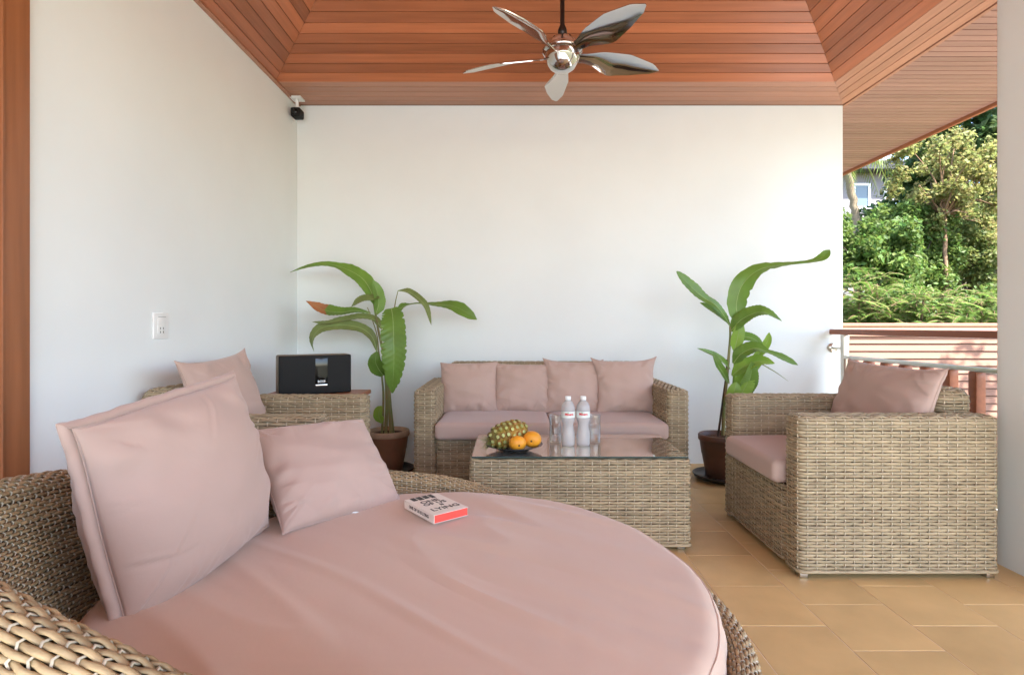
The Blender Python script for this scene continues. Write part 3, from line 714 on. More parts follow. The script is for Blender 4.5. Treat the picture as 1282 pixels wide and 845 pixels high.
# ------------------------------------------------------------------ wall fittings
sw = thing('switch_plate', 'white switch and socket plate on the left wall', 'switch', (WX0, 2.69, CAMZ))
g = Geo(); g.rbox((0, -.058, -.064), (.009, .058, .064), .004, n=3); g.build('plate', M['white_plastic'], sw)
g = Geo(); g.rbox((.0088, -.030, .010), (.0125, .030, .044), .0015, n=2); g.build('rocker', M['white_plastic'], sw)
g = Geo(); g.rbox((.0088, -.030, -.044), (.0115, .030, .004), .0015, n=2); soc = g.build('socket', M['white_plastic'], sw)
for y in (-.011, .011):
    for z in (-.012, -.030):
        g = Geo(); g.box((.0112, y-.0025, z-.005), (.01185, y+.0025, z+.005)); g.build('pin_hole', M['print_black'], soc, smooth=False)
g = Geo(); g.box((.0122, -.030, .043), (.01262, .030, .0445)); g.build('gap_line', M['black_plastic'], sw, smooth=False)

c = px(372, 122, 4.27)
sc_ = thing('security_camera', 'small dark security camera on a white bracket in the ceiling corner', 'camera', (c[0], 4.27, WZ))
g = Geo(); g.rbox((-.045, -.05, -.014), (.045, .05, -.0005), .006, n=3); g.build('mount', M['white_plastic'], sc_)
g = Geo(); g.tube([(0, 0, -.012), (.002, -.005, -.045), (.004, -.01, -.095)], (1, 0, 0), .026, .026, 10); g.build('arm', M['white_plastic'], sc_)
g = Geo(); g.rbox((-.034, -.055, -.160), (.040, .045, -.090), .014, n=4); bd = g.build('body', M['black_plastic'], sc_)
g = Geo(); g.lathe([(0, .004), (.016, .004), (.018, 0), (.022, -.003), (.022, -.01)], n=20)
lens = g.build('lens', M['gloss_black'], bd); lens.rotation_euler = (R(90), 0, 0); lens.location = (.003, -.055, -.125)
g = Geo(); a = np.linspace(0, 1, 14); g.tube(np.stack([-.02-.045*np.sin(a*math.pi), .02+.09*a, -.135-.085*np.sin(a*math.pi)*(1-.3*a)+.04*a], -1), (1, 0, 0), .006, .006, 6); g.build('cable', M['white_plastic'], sc_)

# ------------------------------------------------------------------ speaker on its side table
stb = thing('side_table', 'small reddish wooden side table behind the left armchair, under the speaker', 'table', (-1.25, 3.52, 0))
g = Geo(); g.rbox((-.30, -.20, .645), (.30, .20, .672), .006, n=3); g.build('table_top', M['wood_rail'], stb)
for sx in (-1, 1):
    for sy in (-1, 1): g = Geo(); x, y = sx*.26, sy*.16; g.rbox((x-.02, y-.02, 0), (x+.02, y+.02, .644), .004, n=2); g.build('leg', M['wood_rail'], stb)
spk = thing('speaker', 'black box speaker standing on the side table', 'speaker', (-1.255, 3.50, .673), R(30))
g = Geo(); g.rbox((-.2175, -.045, 0), (.2175, .09, .245), .012, n=4); g.build('cabinet', M['grey_cloth'], spk)
g = Geo(); g.rbox((-.2172, -.058, .002), (.2172, -.044, .243), .010, n=4); g.build('grille', M['black_plastic'], spk)
g = Geo(); g.rbox((-.005, -.0605, .055), (.070, -.0575, .225), .002, n=2); scn = g.build('display', M['gloss_black'], spk)
g = Geo(); g.rbox((-.003, -.0622, .048), (.068, -.0600, .060), .001, n=2); g.build('trim_strip', M['chrome'], spk)
text_mesh('BOSE', .020, M['print_white'], 'lettering', scn, Matrix.Translation((.0325, -.0606, .078)) @ Matrix.Rotation(R(90), 4, 'X'), extrude=.0002, bold=.0004)

# ------------------------------------------------------------------ things on the coffee table
def bottle(x, y, lab, rz):
    t = thing('water_bottle', lab, 'bottle', (x, y, GT), rz, 'water bottles on the coffee table')
    s = 1.0
    prof = [(0, .004), (.026, .0), (.034, .004), (.0365, .015), (.037, .05), (.034, .075), (.029, .098), (.0285, .112), (.032, .130), (.0365, .142), (.0368, .150), (.0362, .152), (.0362, .186), (.0368, .189), (.0372, .197), (.034, .214), (.027, .228), (.018, .238), (.0135, .243), (.0135, .247)]
    g = Geo(); g.lathe(prof, n=40); g.build('body', M['bottle'], t)
    g = Geo(); g.lathe([(.0366, .153), (.03685, .154), (.03685, .185), (.0366, .186)], n=40); lb = g.build('label_band', M['label'], t)
    g = Geo(); g.lathe([(.0145, .244), (.0155, .245), (.0155, .262), (.0145, .264), (0, .264)], n=24); g.build('cap', M['white_plastic'], t)
    base = Matrix.Translation((0, 0, .172)) @ Matrix.Rotation(R(90), 4, 'X')
    text_mesh('Minere', .0175, M['print_red'], 'lettering', lb, base, bend=.0371, bold=.0007, sx=.95)
    # pale round badge and green leaf line
    gg = Geo(); 
    for (cx_, cz_, rx_, rz_, mi) in ((.010, -.006, .012, .0085, 0), (-.006, .0115, .016, .0028, 1)):
        a = np.arange(20)*2*math.pi/20; X = cx_+rx_*np.cos(a); Z = .169+cz_+rz_*np.sin(a)
        for_ = np.stack([.03695*np.sin(X/.03695), -.03695*np.cos(X/.03695), Z], -1); cc = np.array([[.03695*math.sin(cx_/.03695), -.03695*math.cos(cx_/.03695), .169+cz_]])
        gg.addq(np.vstack([for_, cc]), [(i, (i+1) % 20, 20) for i in range(20)], mi)
    gg.build('emblem', [M['print_white'], M['print_green']], lb)
    return t
bp = px(711, 557, 2.955); bottle(bp[0], 2.945, 'left one of the two water bottles with red lettering on the table', R(4))
bp = px(730, 557, 2.955); bottle(bp[0], 2.95, 'right one of the two water bottles with red lettering on the table', R(-6))
def tumbler(x, y, lab):
    g = Geo(); g.lathe([(0, .0008), (.030, .0008), (.0318, .004), (.0345, .152), (.0340, .154), (.0325, .152), (.0300, .016), (.027, .012), (0, .012)], n=40)
    o = g.build('drinking_glass', M['tumbler']); o.location = (x, y, GT+.0005); return tag(o, lab, 'glass', 'drinking glasses on the coffee table')
tumbler(px(695.5, 554, 2.99)[0], 3.01, 'clear empty drinking glass left of the water bottles')
tumbler(px(745, 554, 2.99)[0], 3.01, 'clear empty drinking glass right of the water bottles')
PX, PY = .010, 2.835
g = Geo(); g.lathe([(0, .006), (.07, .006), (.085, .009), (.125, .026), (.146, .033), (.148, .036), (.144, .036), (.120, .031), (.083, .013), (.07, .010), (0, .010)], n=48)
o = g.build('plate', M['plate']); o.location = (PX, PY, GT); tag(o, 'dark shallow plate holding the fruit on the table', 'plate')
# pineapple lying on its side, crown to the left
pa = thing('pineapple', 'greenish yellow pineapple lying on the plate', 'pineapple', (PX-.030, PY+.018, GT+.080), R(18)); pa.scale = (1.14, 1.14, 1.14)
AXT = Matrix.Rotation(R(-14), 4, 'Y')
g = Geo(); L_ = .092; nb = 22
def pr(x): return .056*max(0.0, 1-abs(x/L_)**2.6)**.5
body = []
for x in np.linspace(-L_, L_, nb):
    body.append([(x, pr(x)*.93*math.cos(a), pr(x)*.93*math.sin(a)) for a in np.arange(24)*2*math.pi/24])
g.grid(np.array(body), closed_v=True, mat=0)
rows_ = 8
for i in range(rows_):
    x = -L_*.90+2*L_*.90*i/(rows_-1); r_ = pr(x); ne = max(6, int(round(2*math.pi*r_/.030)))
    for k in range(ne):
        a = (k+.5*(i % 2)+rng.normal(0, .04))*2*math.pi/ne; n_ = np.array((0, math.cos(a), math.sin(a))); n_[0] = .6*x/L_; n_ /= np.linalg.norm(n_)
        p = np.array((x, r_*.95*math.cos(a), r_*.95*math.sin(a))); e1 = np.array((1., 0, 0)); e1 -= n_*np.dot(e1, n_); e1 /= np.linalg.norm(e1); e2 = np.cross(n_, e1)
        hx_ = [p+(e1*math.cos(b)*.0125+e2*math.sin(b)*.0145)-n_*.001 for b in np.arange(6)*math.pi/3]; h2 = [p+(e1*math.cos(b)*.0078+e2*math.sin(b)*.009)+n_*.006 for b in np.arange(6)*math.pi/3]
        tip = p+n_*.0075+e1*(-.003)
        g.addq(np.array(hx_+h2), [(q, (q+1) % 6, 6+(q+1) % 6, 6+q) for q in range(6)], 1); g.addq(np.array(h2+[tip]), [(q, (q+1) % 6, 6) for q in range(6)], 2)
pb = g.build('fruit_body', [M['pine_skin'], M['pine_skin'], M['pine_skin2']], pa, smooth=False); pb.matrix_local = AXT
g = Geo()
def spike(p, d, ln, w_, mat_=0):
    p = np.array(p, float); d = nrm(np.array([d], float))[0]; side = np.cross(d, (0, 0, 1.)); side /= max(np.linalg.norm(side), 1e-6); n_ = np.cross(side, d)
    ts = np.linspace(0, 1, 6); c_ = p+np.outer(ts*ln, d)+np.outer((ts**2)*ln*.25, n_*rng.uniform(-.3, 1)); wd = w_*(1-ts)**.7
    g.grid(np.stack([c_-side*wd[:, None], c_+n_*.25*wd[:, None], c_+side*wd[:, None]], 1), mat=mat_)
for k in range(46):
    a = rng.uniform(0, 2*math.pi); sp_ = rng.uniform(.1, .95); spike((-L_*.93, .018*sp_*math.cos(a), .018*sp_*math.sin(a)), (-1, sp_*.8*math.cos(a), sp_*.8*math.sin(a)-.05), rng.uniform(.035, .065), .0045)
for k in range(3): spike((L_*.95, 0, .005*k), (1, -.2+.15*k, .35-.45*k*.6), .06, .002)
cr = g.build('crown_leaves', M['pine_leaf'], pa); cr.matrix_local = AXT
def fruit(x, y, z, r_, lab, tilt):
    g = Geo(); prof = [(0, -r_*.93), (r_*.35, -r_*.90), (r_*.72, -r_*.68), (r_*.96, -r_*.25), (r_*1.0, .05*r_), (r_*.93, r_*.4), (r_*.70, r_*.72), (r_*.38, r_*.90), (r_*.12, r_*.93), (0, r_*.90)]
    # smooth profile
    t_ = np.linspace(0, 1, len(prof)); tt = np.linspace(0, 1, 26); P_ = np.array(prof); g.lathe(np.stack([np.interp(tt, t_, P_[:, 0]), np.interp(tt, t_, P_[:, 1])], -1), n=28)
    t = thing('mango', lab, 'fruit', (x, y, z), 0, 'orange fruits on the plate')
    b = g.build('skin', M['orange'], t, merge=.0002); b.rotation_euler = tilt; b.scale = (1.13, .96, 1)
    g = Geo(); g.lathe([(.0045, r_*.895), (.005, r_*.93), (.003, r_*.96), (0, r_*.965)], n=8); s_ = g.build('stem_end', M['bark_dark'], t); s_.rotation_euler = tilt
fruit(PX+.018, PY-.072, GT+.053, .039, 'round orange fruit at the front of the plate', (R(100), 0, R(12)))
fruit(PX+.092, PY-.030, GT+.064, .0425, 'orange fruit at the right end of the plate', (R(95), 0, R(-8)))

# ------------------------------------------------------------------ book on the mattress
bk = thing('book', 'cream paperback book with red page edges lying on the daybed', 'book', (-.266, 1.888, .4615), 0)
e1 = Vector((-.38+.252, 1.97-1.81, 0)).normalized()      # up the cover
e2 = Vector((.101, .085, 0)).normalized(); e2 = (e2-e1*e2.dot(e1)).normalized()
BM = Matrix(((e2.x, e1.x, 0, 0), (e2.y, e1.y, 0, 0), (0, 0, 1, 0), (0, 0, 0, 1)))
bk.matrix_local = Matrix.Translation((-.262, 1.894, .4625)) @ BM
W_, H_, T_ = .132, .200, .028
g = Geo(); g.rbox((-W_/2+.002, -H_/2+.0012, .0014), (W_/2-.002, H_/2-.0012, T_-.0014), .0006, n=2); g.build('page_block', M['page_red'], bk, smooth=False)
g = Geo(); g.box((-W_/2, -H_/2, T_-.0014), (W_/2, H_/2, T_)); fc = g.build('front_cover', M['paper'], bk, smooth=False)
g = Geo(); g.box((-W_/2, -H_/2, 0), (W_/2, H_/2, .0014)); g.build('back_cover', M['paper'], bk, smooth=False)
g = Geo(); g.box((-W_/2-.0006, -H_/2, 0.0002), (-W_/2+.0016, H_/2, T_+.0003)); spn = g.build('spine', M['paper'], bk, smooth=False)
def ctext(s, x, y, size, sx=1.0, bold=.0008): text_mesh(s, size, M['print_black'], 'lettering', fc, Matrix.Translation((x, y, T_+.0003)), extrude=.0002, bold=bold, sx=sx)
ctext('ONE', -.004, .034, .034); ctext('OF US', .0, .006, .032); ctext('IS', .012, -.020, .020); ctext('LYING', .006, -.054, .036, 1.05)
g = Geo()
for k, (x0, x1, y0) in enumerate(((-.048, -.030, .066), (-.026, -.006, .063), (-.002, .018, .066), (.022, .038, .060))): g.box((x0, y0, T_+.00005), (x1, .0995, T_+.0004))
g.build('photo_strip', M['print_black'], fc, smooth=False)
text_mesh('ONE OF US IS LYING', .0145, M['print_black'], 'lettering', spn, Matrix.Translation((-W_/2-.0008, 0, T_/2)) @ Matrix(((0, 0, -1, 0), (-1, 0, 0, 0), (0, 1, 0, 0), (0, 0, 0, 1))), extrude=.0002, bold=.0004)

# ------------------------------------------------------------------ potted plants
def pot(name_lab, x, y, h, r, rim_m, body_m=None):
    t = thing('potted_plant', name_lab, 'plant', (x, y, 0), 0, 'potted banana-leaf plants')
    g = Geo(); g.lathe([(0, .012), (r*1.10, .012), (r*1.22, .020), (r*1.30, .042), (r*1.27, .045), (r*1.18, .028), (0, .022)], n=44); g.build('saucer', M['saucer'], t)
    g = Geo(); g.lathe([(r*.68, .024), (r*.70, .03), (r*.80, h*.35), (r*.88, h*.55), (r*.885, h*.565), (r*.90, h*.575), (r*.98, h*.86), (r*.985, h*.868)], n=44); pt_ = g.build('pot', body_m or M['terracotta'], t)
    g = Geo(); g.lathe([(r*.985, h*.866), (r*1.03, h*.872), (r*1.045, h*.90), (r*1.045, h*.975), (r*1.02, h*.997), (r*.95, h), (r*.91, h*.985), (r*.90, h*.80)], n=44); g.build('rim', rim_m, pt_)
    g = Geo(); q = np.linspace(0, r*.91, 9); g.lathe([(a, h*.90+.006*math.sin(a*120)) for a in q], n=30); g.build('soil', M['soil'], t)
    return t
def stemtube(t, pts, r0, r1, m, name='stem', nm=20):
    P = spline(pts, nm); g = Geo(); ln = np.linspace(r0, r1, len(P)); g.tube(P-np.array(t.location), (0, 1, .01), ln*2, ln*2, 7, mat=0); return g.build(name, m, t)
def spline(pts, n):
    pts = np.array(pts, float); k = len(pts)
    if k == 2: return pts[0]+np.linspace(0, 1, n)[:, None]*(pts[1]-pts[0])
    P = np.vstack([2*pts[0]-pts[1], pts, 2*pts[-1]-pts[-2]]); out = []
    s = np.linspace(0, k-1-1e-9, n)
    for u in s:
        i = int(u); f = u-i; a, b, c_, d = P[i], P[i+1], P[i+2], P[i+3]
        out.append(.5*((2*b)+(-a+c_)*f+(2*a-5*b+4*c_-d)*f*f+(-a+3*b-3*c_+d)*f**3))
    return np.array(out)
def leaf(t, pts, wid, nrm_dir, m, prof=None, fold=.25, wav=.10, seed=0, n=80, twist=0, rib=True, tip_m=None, tear=0):
    """pts: midrib points; wid: max full width; nrm_dir: blade normal hint(s); blade folded along the midrib"""
    P = spline(pts, n); T = nrm(np.gradient(P, axis=0)); s = np.linspace(0, 1, n)
    nd = np.array(nrm_dir, float)
    if nd.ndim == 1: ND = np.repeat(nd[None], n, 0)
    else: ND = np.stack([np.interp(s, np.linspace(0, 1, len(nd)), nd[:, k]) for k in range(3)], -1)
    S = nrm(np.cross(T, ND)); N = nrm(np.cross(S, T))
    prof = prof or [(0, .10), (.06, .35), (.2, .85), (.4, 1), (.65, .92), (.85, .6), (.96, .22), (1, .02)]
    wd = np.interp(s, [p[0] for p in prof], [p[1] for p in prof])*wid/2
    kx = np.array([-1, -.8, -.55, -.28, -.06, 0, .06, .28, .55, .8, 1]); G_ = np.zeros((n, len(kx), 3))
    for j, k in enumerate(kx):
        lift = fold*abs(k)-.10*fold*k*k
        wv = np.array([noise.noise(Vector((x*7, k*1.5, seed*3.7))) for x in s])*wav*abs(k)**1.5
        wj = wd*(1+(tear*np.array([max(0, noise.noise(Vector((x*30, np.sign(k)*5, seed)))) for x in s])*(-1) if abs(k) > .7 else 0))
        G_[:, j] = P+S*(k*wj)[:, None]+N*((lift+wv+.035*abs(k)**.5*np.sin(2*math.pi*(s*17-abs(k)*1.2)))*wd)[:, None]
    g = Geo(); base = np.array(t.location); mi = np.zeros(0)
    g.grid(G_-base)
    mats_ = [m]
    if tip_m:
        mats_.append(tip_m); q = np.arange((n-1)*(len(kx)-1))//(len(kx)-1); g.M[0] = np.where(q > (n-1)*.70+np.tile(np.abs(kx[:-1])*-4+2, n-1), 1, 0)
    o = g.build('leaf', mats_, t)
    if rib:
        gr = Geo(); gr.tube(P-base-N*.001, N, np.linspace(.008, .002, n), np.linspace(.007, .002, n), 6); gr.build('midrib', M['rib'], o)
    return o
# left plant
YL = 4.12
lp = pot('tall leafy plant in a terracotta pot between the left armchair and the sofa', -.925, YL, .325, .150, M['terracotta_rim'])
q = lambda x, y, dY=0: px(x, y, YL+dY)
stemtube(lp, [q(483, 545), q(484, 500), q(481, 450), q(474, 415), q(468, 380)], .013, .007, M['stem'])
stemtube(lp, [q(489, 545, -.03), q(487, 500, -.02), q(486, 455, -.02), q(490, 400, -.03), q(489, 390, -.05)], .011, .006, M['stem'])
stemtube(lp, [q(478, 546, .03), q(480, 500, .02), q(478, 470, .01), q(474, 440)], .010, .006, M['stem'])
stemtube(lp, [q(493, 546, .0), q(488, 490, .02), q(489, 430, .02), q(494, 385, .02), q(498, 365, .02)], .009, .003, M['stem'])
stemtube(lp, [q(474, 440), q(472, 420), q(466, 400), q(460, 385)], .005, .003, M['stem'])
leaf(lp, [q(471, 383), q(466, 368), q(455, 350), q(436, 338), q(412, 331, -.03), q(388, 333, -.07), q(363, 341, -.11)], .125, [(.45, -1, .35), (.25, -1, .75), (0, -.55, 1)], M['leaf'], fold=.16, seed=1, prof=[(0, .15), (.1, .6), (.3, 1), (.5, .92), (.6, .5), (.8, .38), (.93, .25), (1, .03)])
leaf(lp, [q(470, 395), q(474, 380), q(472, 365, -.02), q(466, 350, -.04)], .10, (.8, -.8, .2), M['leaf'], fold=.4, seed=2)
leaf(lp, [q(476, 372, -.02), q(465, 375, -.05), q(453, 377, -.07), q(440, 384, -.08)], .10, (.0, -.6, .8), M['leaf_dry'], fold=.5, wav=.3, seed=3)
leaf(lp, [q(464, 392), q(445, 389, -.03), q(425, 391, -.05), q(405, 388, -.08), q(383, 377, -.12)], .105, (.1, -.75, .65), M['leaf'], fold=.35, seed=4, tip_m=M['leaf_brown'], prof=[(0, .1), (.15, .35), (.4, .7), (.65, 1), (.85, .75), (1, .04)])
leaf(lp, [q(478, 412), q(470, 401), q(452, 397, -.03), q(428, 401, -.06), q(408, 405, -.1), q(391, 403, -.13)], .085, (-.1, -.6, .9), M['leaf_dry'], fold=.3, seed=5)
leaf(lp, [q(472, 440), q(466, 422), q(452, 411, -.03), q(428, 407, -.07), q(405, 410, -.12), q(394, 418, -.14), q(391, 428, -.15), q(393, 440, -.15)], .090, [(0, -.7, .7), (.1, -.8, .6), (-.3, -.9, .3), (-.9, -.5, 0)], M['leaf_dry'], fold=.25, seed=6)
leaf(lp, [q(490, 386, -.08), q(492, 400, -.14), q(493, 430, -.18), q(493, 460, -.18), q(491, 492, -.15)], .190, (.05, -1, .12), M['leaf'], fold=.12, wav=.05, seed=7, tear=.5, prof=[(0, .45), (.08, .75), (.35, .95), (.55, 1), (.75, .82), (.9, .5), (1, .06)])
leaf(lp, [q(480, 470, -.04), q(474, 462, -.08), q(470, 452, -.10), q(472, 440, -.10)], .12, (-.2, -1, .1), M['leaf'], fold=.2, seed=8, prof=[(0, .4), (.3, 1), (.6, 1), (.85, .6), (1, .1)])
leaf(lp, [q(498, 388, .02), q(507, 383, 0), q(521, 380, -.02), q(545, 381, -.05), q(570, 384, -.08), q(597, 400, -.10)], .105, [(.3, -.9, .3), (0, -.35, 1), (-.1, -.6, .8), (-.3, -.9, .4)], M['leaf'], fold=.2, seed=9, prof=[(0, .2), (.12, .7), (.2, .65), (.3, .25), (.5, .3), (.7, .8), (.85, 1), (.95, .6), (1, .05)])
leaf(lp, [q(498, 364, .02), q(510, 365, -.02), q(522, 372, -.05), q(533, 384, -.08), q(540, 407, -.10)], .062, (.5, -.8, .5), M['leaf_dry'], fold=.4, wav=.2, seed=10)
leaf(lp, [q(478, 530), q(474, 518, -.03), q(478, 508, -.06)], .085, (-.3, -1, .2), M['leaf_l'], fold=.2, seed=11)
# right plant
YR = 3.955
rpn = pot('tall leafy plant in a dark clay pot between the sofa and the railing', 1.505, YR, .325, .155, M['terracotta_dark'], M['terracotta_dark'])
q = lambda x, y, dY=0: px(x, y, YR+dY)
stemtube(rpn, [q(905, 545), q(907, 505), q(911, 460), q(914, 425), q(914, 408)], .014, .007, M['stem'])
stemtube(rpn, [q(899, 546), q(905, 500), q(909, 470), q(910, 450)], .008, .005, M['bark_dark'])
stemtube(rpn, [q(912, 546, .03), q(918, 490, .02), q(921, 440, .02), q(922, 400, .01), q(921, 385, .01)], .013, .008, M['leaf_l'])
leaf(rpn, [q(922, 440, .02), q(924, 405, 0), q(922, 380, 0), q(930, 356, -.03), q(950, 338, -.07), q(978, 332, -.10), q(1008, 329, -.13), q(1027, 324, -.15), q(1039, 313, -.17)], .15, [(-.2, -1, .1), (-.2, -1, .1), (-.3, -.9, .2), (-.2, -.65, .7), (0, -.45, .95), (.1, -.5, .9), (-.2, -.9, .5)], M['leaf'], fold=.2, seed=21, n=46, tear=.35, prof=[(0, .2), (.12, .55), (.25, .9), (.38, 1), (.5, .8), (.65, .45), (.78, .42), (.9, .5), (.97, .35), (1, .05)])
leaf(rpn, [q(914, 408, 0), q(907, 396, -.03), q(896, 382, -.06), q(880, 372, -.08), q(863, 357, -.10), q(847, 340, -.12)], .105, [(.3, -.8, .5), (.4, -.9, .4), (.5, -1, .3)], M['leaf'], fold=.2, seed=22, prof=[(0, .2), (.15, .55), (.35, .65), (.5, .6), (.7, 1), (.88, .85), (.97, .4), (1, .1)])
leaf(rpn, [q(913, 405, .02), q(903, 396, 0), q(890, 387, -.02), q(876, 379, -.03)], .075, (.4, -.8, .5), M['leaf'], fold=.35, seed=23)
leaf(rpn, [q(915, 415), q(926, 402, -.05), q(942, 393, -.09), q(958, 391, -.12), q(979, 402, -.14)], .125, [(-.3, -.9, .5), (-.1, -.7, .8), (.1, -.6, .8)], M['leaf'], fold=.3, seed=24)
leaf(rpn, [q(918, 455), q(928, 443, -.05), q(945, 436, -.09), q(960, 440, -.12), q(978, 447, -.14), q(999, 457, -.16)], .125, [(-.3, -.9, .5), (-.1, -.7, .8), (.1, -.7, .8), (.1, -.9, .4)], M['leaf'], fold=.3, seed=25, prof=[(0, .15), (.15, .8), (.35, 1), (.5, .75), (.62, .35), (.8, .5), (.93, .35), (1, .03)])
leaf(rpn, [q(914, 462), q(906, 453, -.03), q(893, 444, -.06), q(873, 436, -.08)], .055, (.2, -.8, .6), M['leaf'], fold=.4, seed=26)
leaf(rpn, [q(940, 450, .03), q(953, 440, .02), q(961, 427, 0), q(963, 416, -.01)], .06, (-.4, -1, .1), M['leaf_l'], fold=.3, seed=27)
leaf(rpn, [q(921, 488, 0), q(930, 472, -.04), q(944, 458, -.06), q(958, 447, -.07)], .085, (-.3, -1, .3), M['leaf_l'], fold=.3, seed=28)
leaf(rpn, [q(922, 520, -.04), q(926, 498, -.08), q(936, 478, -.10), q(942, 455, -.10)], .12, (.1, -1, .1), M['leaf_l'], fold=.15, seed=29)
leaf(rpn, [q(915, 510, -.05), q(919, 492, -.10), q(922, 478, -.10)], .105, (-.1, -1, .1), M['leaf_l'], fold=.15, seed=30)
leaf(rpn, [q(928, 478, .05), q(945, 456, .06), q(965, 463, .05), q(988, 478, .04)], .022, (0, -.4, 1), M['leaf_dry'], fold=.5, seed=31, rib=False)
leaf(rpn, [q(919, 440, 0), q(924, 420, -.03), q(927, 400, -.04)], .09, (-.2, -1, 0), M['leaf_l'], fold=.2, seed=32)

leaf(rpn, [q(916, 470, 0), q(930, 460, -.06), q(950, 452, -.10), q(970, 455, -.13)], .11, [(-.3, -.9, .5), (0, -.7, .8), (.2, -.8, .6)], M['leaf_l'], fold=.3, seed=41)
leaf(rpn, [q(913, 480, 0), q(906, 468, -.05), q(898, 455, -.09), q(892, 440, -.10)], .075, (.4, -.9, .3), M['leaf'], fold=.3, seed=42)
leaf(rpn, [q(925, 500, -.03), q(934, 485, -.08), q(940, 470, -.11), q(941, 452, -.12)], .13, (.2, -1, .2), M['leaf'], fold=.2, seed=43)
leaf(rpn, [q(918, 430, .02), q(930, 422, .03), q(945, 425, .02), q(956, 436, 0)], .08, (0, -.8, .6), M['leaf'], fold=.3, seed=44)

# ------------------------------------------------------------------ railing
RX = 2.558
rl = thing('railing', 'terrace railing with wooden handrail and balusters between wall and pillar', 'railing', (RX, 3.48, 0))
g = Geo(); g.rbox((RX-.032, 2.563, 1.032), (RX+.032, WALL_Y-.02, 1.074), .008, n=4); g.build('handrail', M['wood_rail'], rl, world=True)
g = Geo(); g.lathe([(0, 0), (.040, 0), (.040, -.006), (.030, -.016), (.012, -.020), (0, -.020)], n=24)
o = g.build('wall_flange', M['steel'], rl); o.rotation_euler = (R(-90), 0, 0); o.location = (.006, WALL_Y-.001-3.48, .925)
g = Geo(); g.tube([(RX, WALL_Y-.02, .925), (RX, 4.26, .925)], (0, 0, 1), .02, .02, 10); g.build('bracket', M['steel'], rl, world=True)
g = Geo(); g.rbox((RX-.022, 4.215, .02), (RX+.022, 4.260, 1.031), .004, n=2); g.build('post', M['steel'], rl, world=True)
g = Geo(); g.rbox((RX-.022, 2.563, .848), (RX+.022, 4.214, .874), .004, n=2); g.build('mid_rail', M['steel'], rl, world=True)
g = Geo(); g.rbox((RX-.022, 2.563, .06), (RX+.022, 4.214, .09), .004, n=2); g.build('bottom_rail', M['steel'], rl, world=True)
y = 4.134
bm_ = None
while y > 2.6:
    if bm_ is None:
        g = Geo(); g.rbox((-.027, -.027, 0), (.027, .027, .757), .004, n=2); bm_ = g.mesh('baluster', M['wood_rail'])
    o = bpy.data.objects.new('baluster', bm_); COL.objects.link(o); o.parent = rl; o.location = (0, y-3.48, .0905); y -= .1836

# ------------------------------------------------------------------ sunlit slatted screen outside
SYS = 6.5; pitch = 9.3*SYS/FPX
scr = thing('timber_screen', 'sunlit timber screen of horizontal boards in the garden beyond the railing', 'fence', (5.2, SYS, -.62))
XA, XB = 3.3, 7.4
z = CAMZ-(421-HY)*SYS/FPX
zt = z; bme = None; k = 0
while z > -.6:
    g = Geo()
    # lap board: lower edge stands forward
    hgt = pitch-.010
    v = [(XA-5.2, -.030, -hgt/2), (XB-5.2, -.030, -hgt/2), (XB-5.2, -.012, hgt/2), (XA-5.2, -.012, hgt/2), (XA-5.2, .0, -hgt/2), (XB-5.2, .0, -hgt/2), (XB-5.2, .0, hgt/2), (XA-5.2, .0, hgt/2)]
    g.addq(v, [(0,1,2,3),(4,7,6,5),(0,4,5,1),(3,2,6,7),(0,3,7,4),(1,5,6,2)])
    if bme is None: bme = g.mesh('board', M['sun_board'], smooth=False)
    o = bpy.data.objects.new('board', bme); COL.objects.link(o); o.parent = scr; o.location = (0, 0, z-pitch/2+.62); z -= pitch
    k += 1
g = Geo(); g.box((XA-5.2, .002, 0), (XB-5.2, .03, zt+.62)); g.build('backing', M['wood_dark'], scr, smooth=False)
g = Geo()   # sloping coping with mitred ends
zc = zt+.62
v = [(XA-5.2, -.05, zc+.004), (XB-5.2, -.05, zc+.004), (XB-5.2, .10, zc+.105), (XA-5.2, .10, zc+.105), (XA-5.2, .10, zc+.004), (XB-5.2, .10, zc+.004)]
g.addq(v, [(0,1,2,3),(2,5,4,3),(0,4,5,1)]); g.addq([v[0], v[3], v[4], v[1], v[5], v[2]], [(0, 1, 2), (3, 4, 5)])
g.build('coping', M['sun_board'], scr, smooth=False)
g = Geo(); g.rbox((XA-5.2, .085, zc+.107), (XB-5.2, .16, zc+.155), .012, n=3); g.build('ridge_cap', M['sun_board'], scr)

# ------------------------------------------------------------------ garden beyond
def leaf_cloud(g, centers, radii, count, size, elong=1.6, mat_=0, flat=.3, droop=0.0, shellw=.45):
    centers = np.array(centers, float); radii = np.array(radii, float)
    if radii.ndim == 1: radii = np.repeat(radii[:, None], 3, 1)
    vol = radii.prod(1); pick = rng.choice(len(centers), count, p=vol/vol.sum())
    d = nrm(rng.normal(size=(count, 3))); rr = rng.uniform(0, 1, count)**shellw
    C = centers[pick]+d*radii[pick]*rr[:, None]
    n_ = nrm(rng.normal(size=(count, 3))+np.array([0, -.2, flat*2.0])+d*.5); a = nrm(np.cross(n_, rng.normal(size=(count, 3)))); a[:, 2] -= droop; a = nrm(a); b = nrm(np.cross(n_, a))
    s = size*rng.uniform(.6, 1.35, count)[:, None]
    L, Wd = a*s*elong*.5, b*s*.5
    nn = np.cross(a, b)
    v = np.stack([C-L, C+Wd*.9-L*.15+nn*s*.10, C+L, C-Wd*.9-L*.15+nn*s*.10], 1).reshape(-1, 3)
    i = np.arange(count)*4; g.addq(v, np.stack([i, i+1, i+2, i+3], 1), mat_)
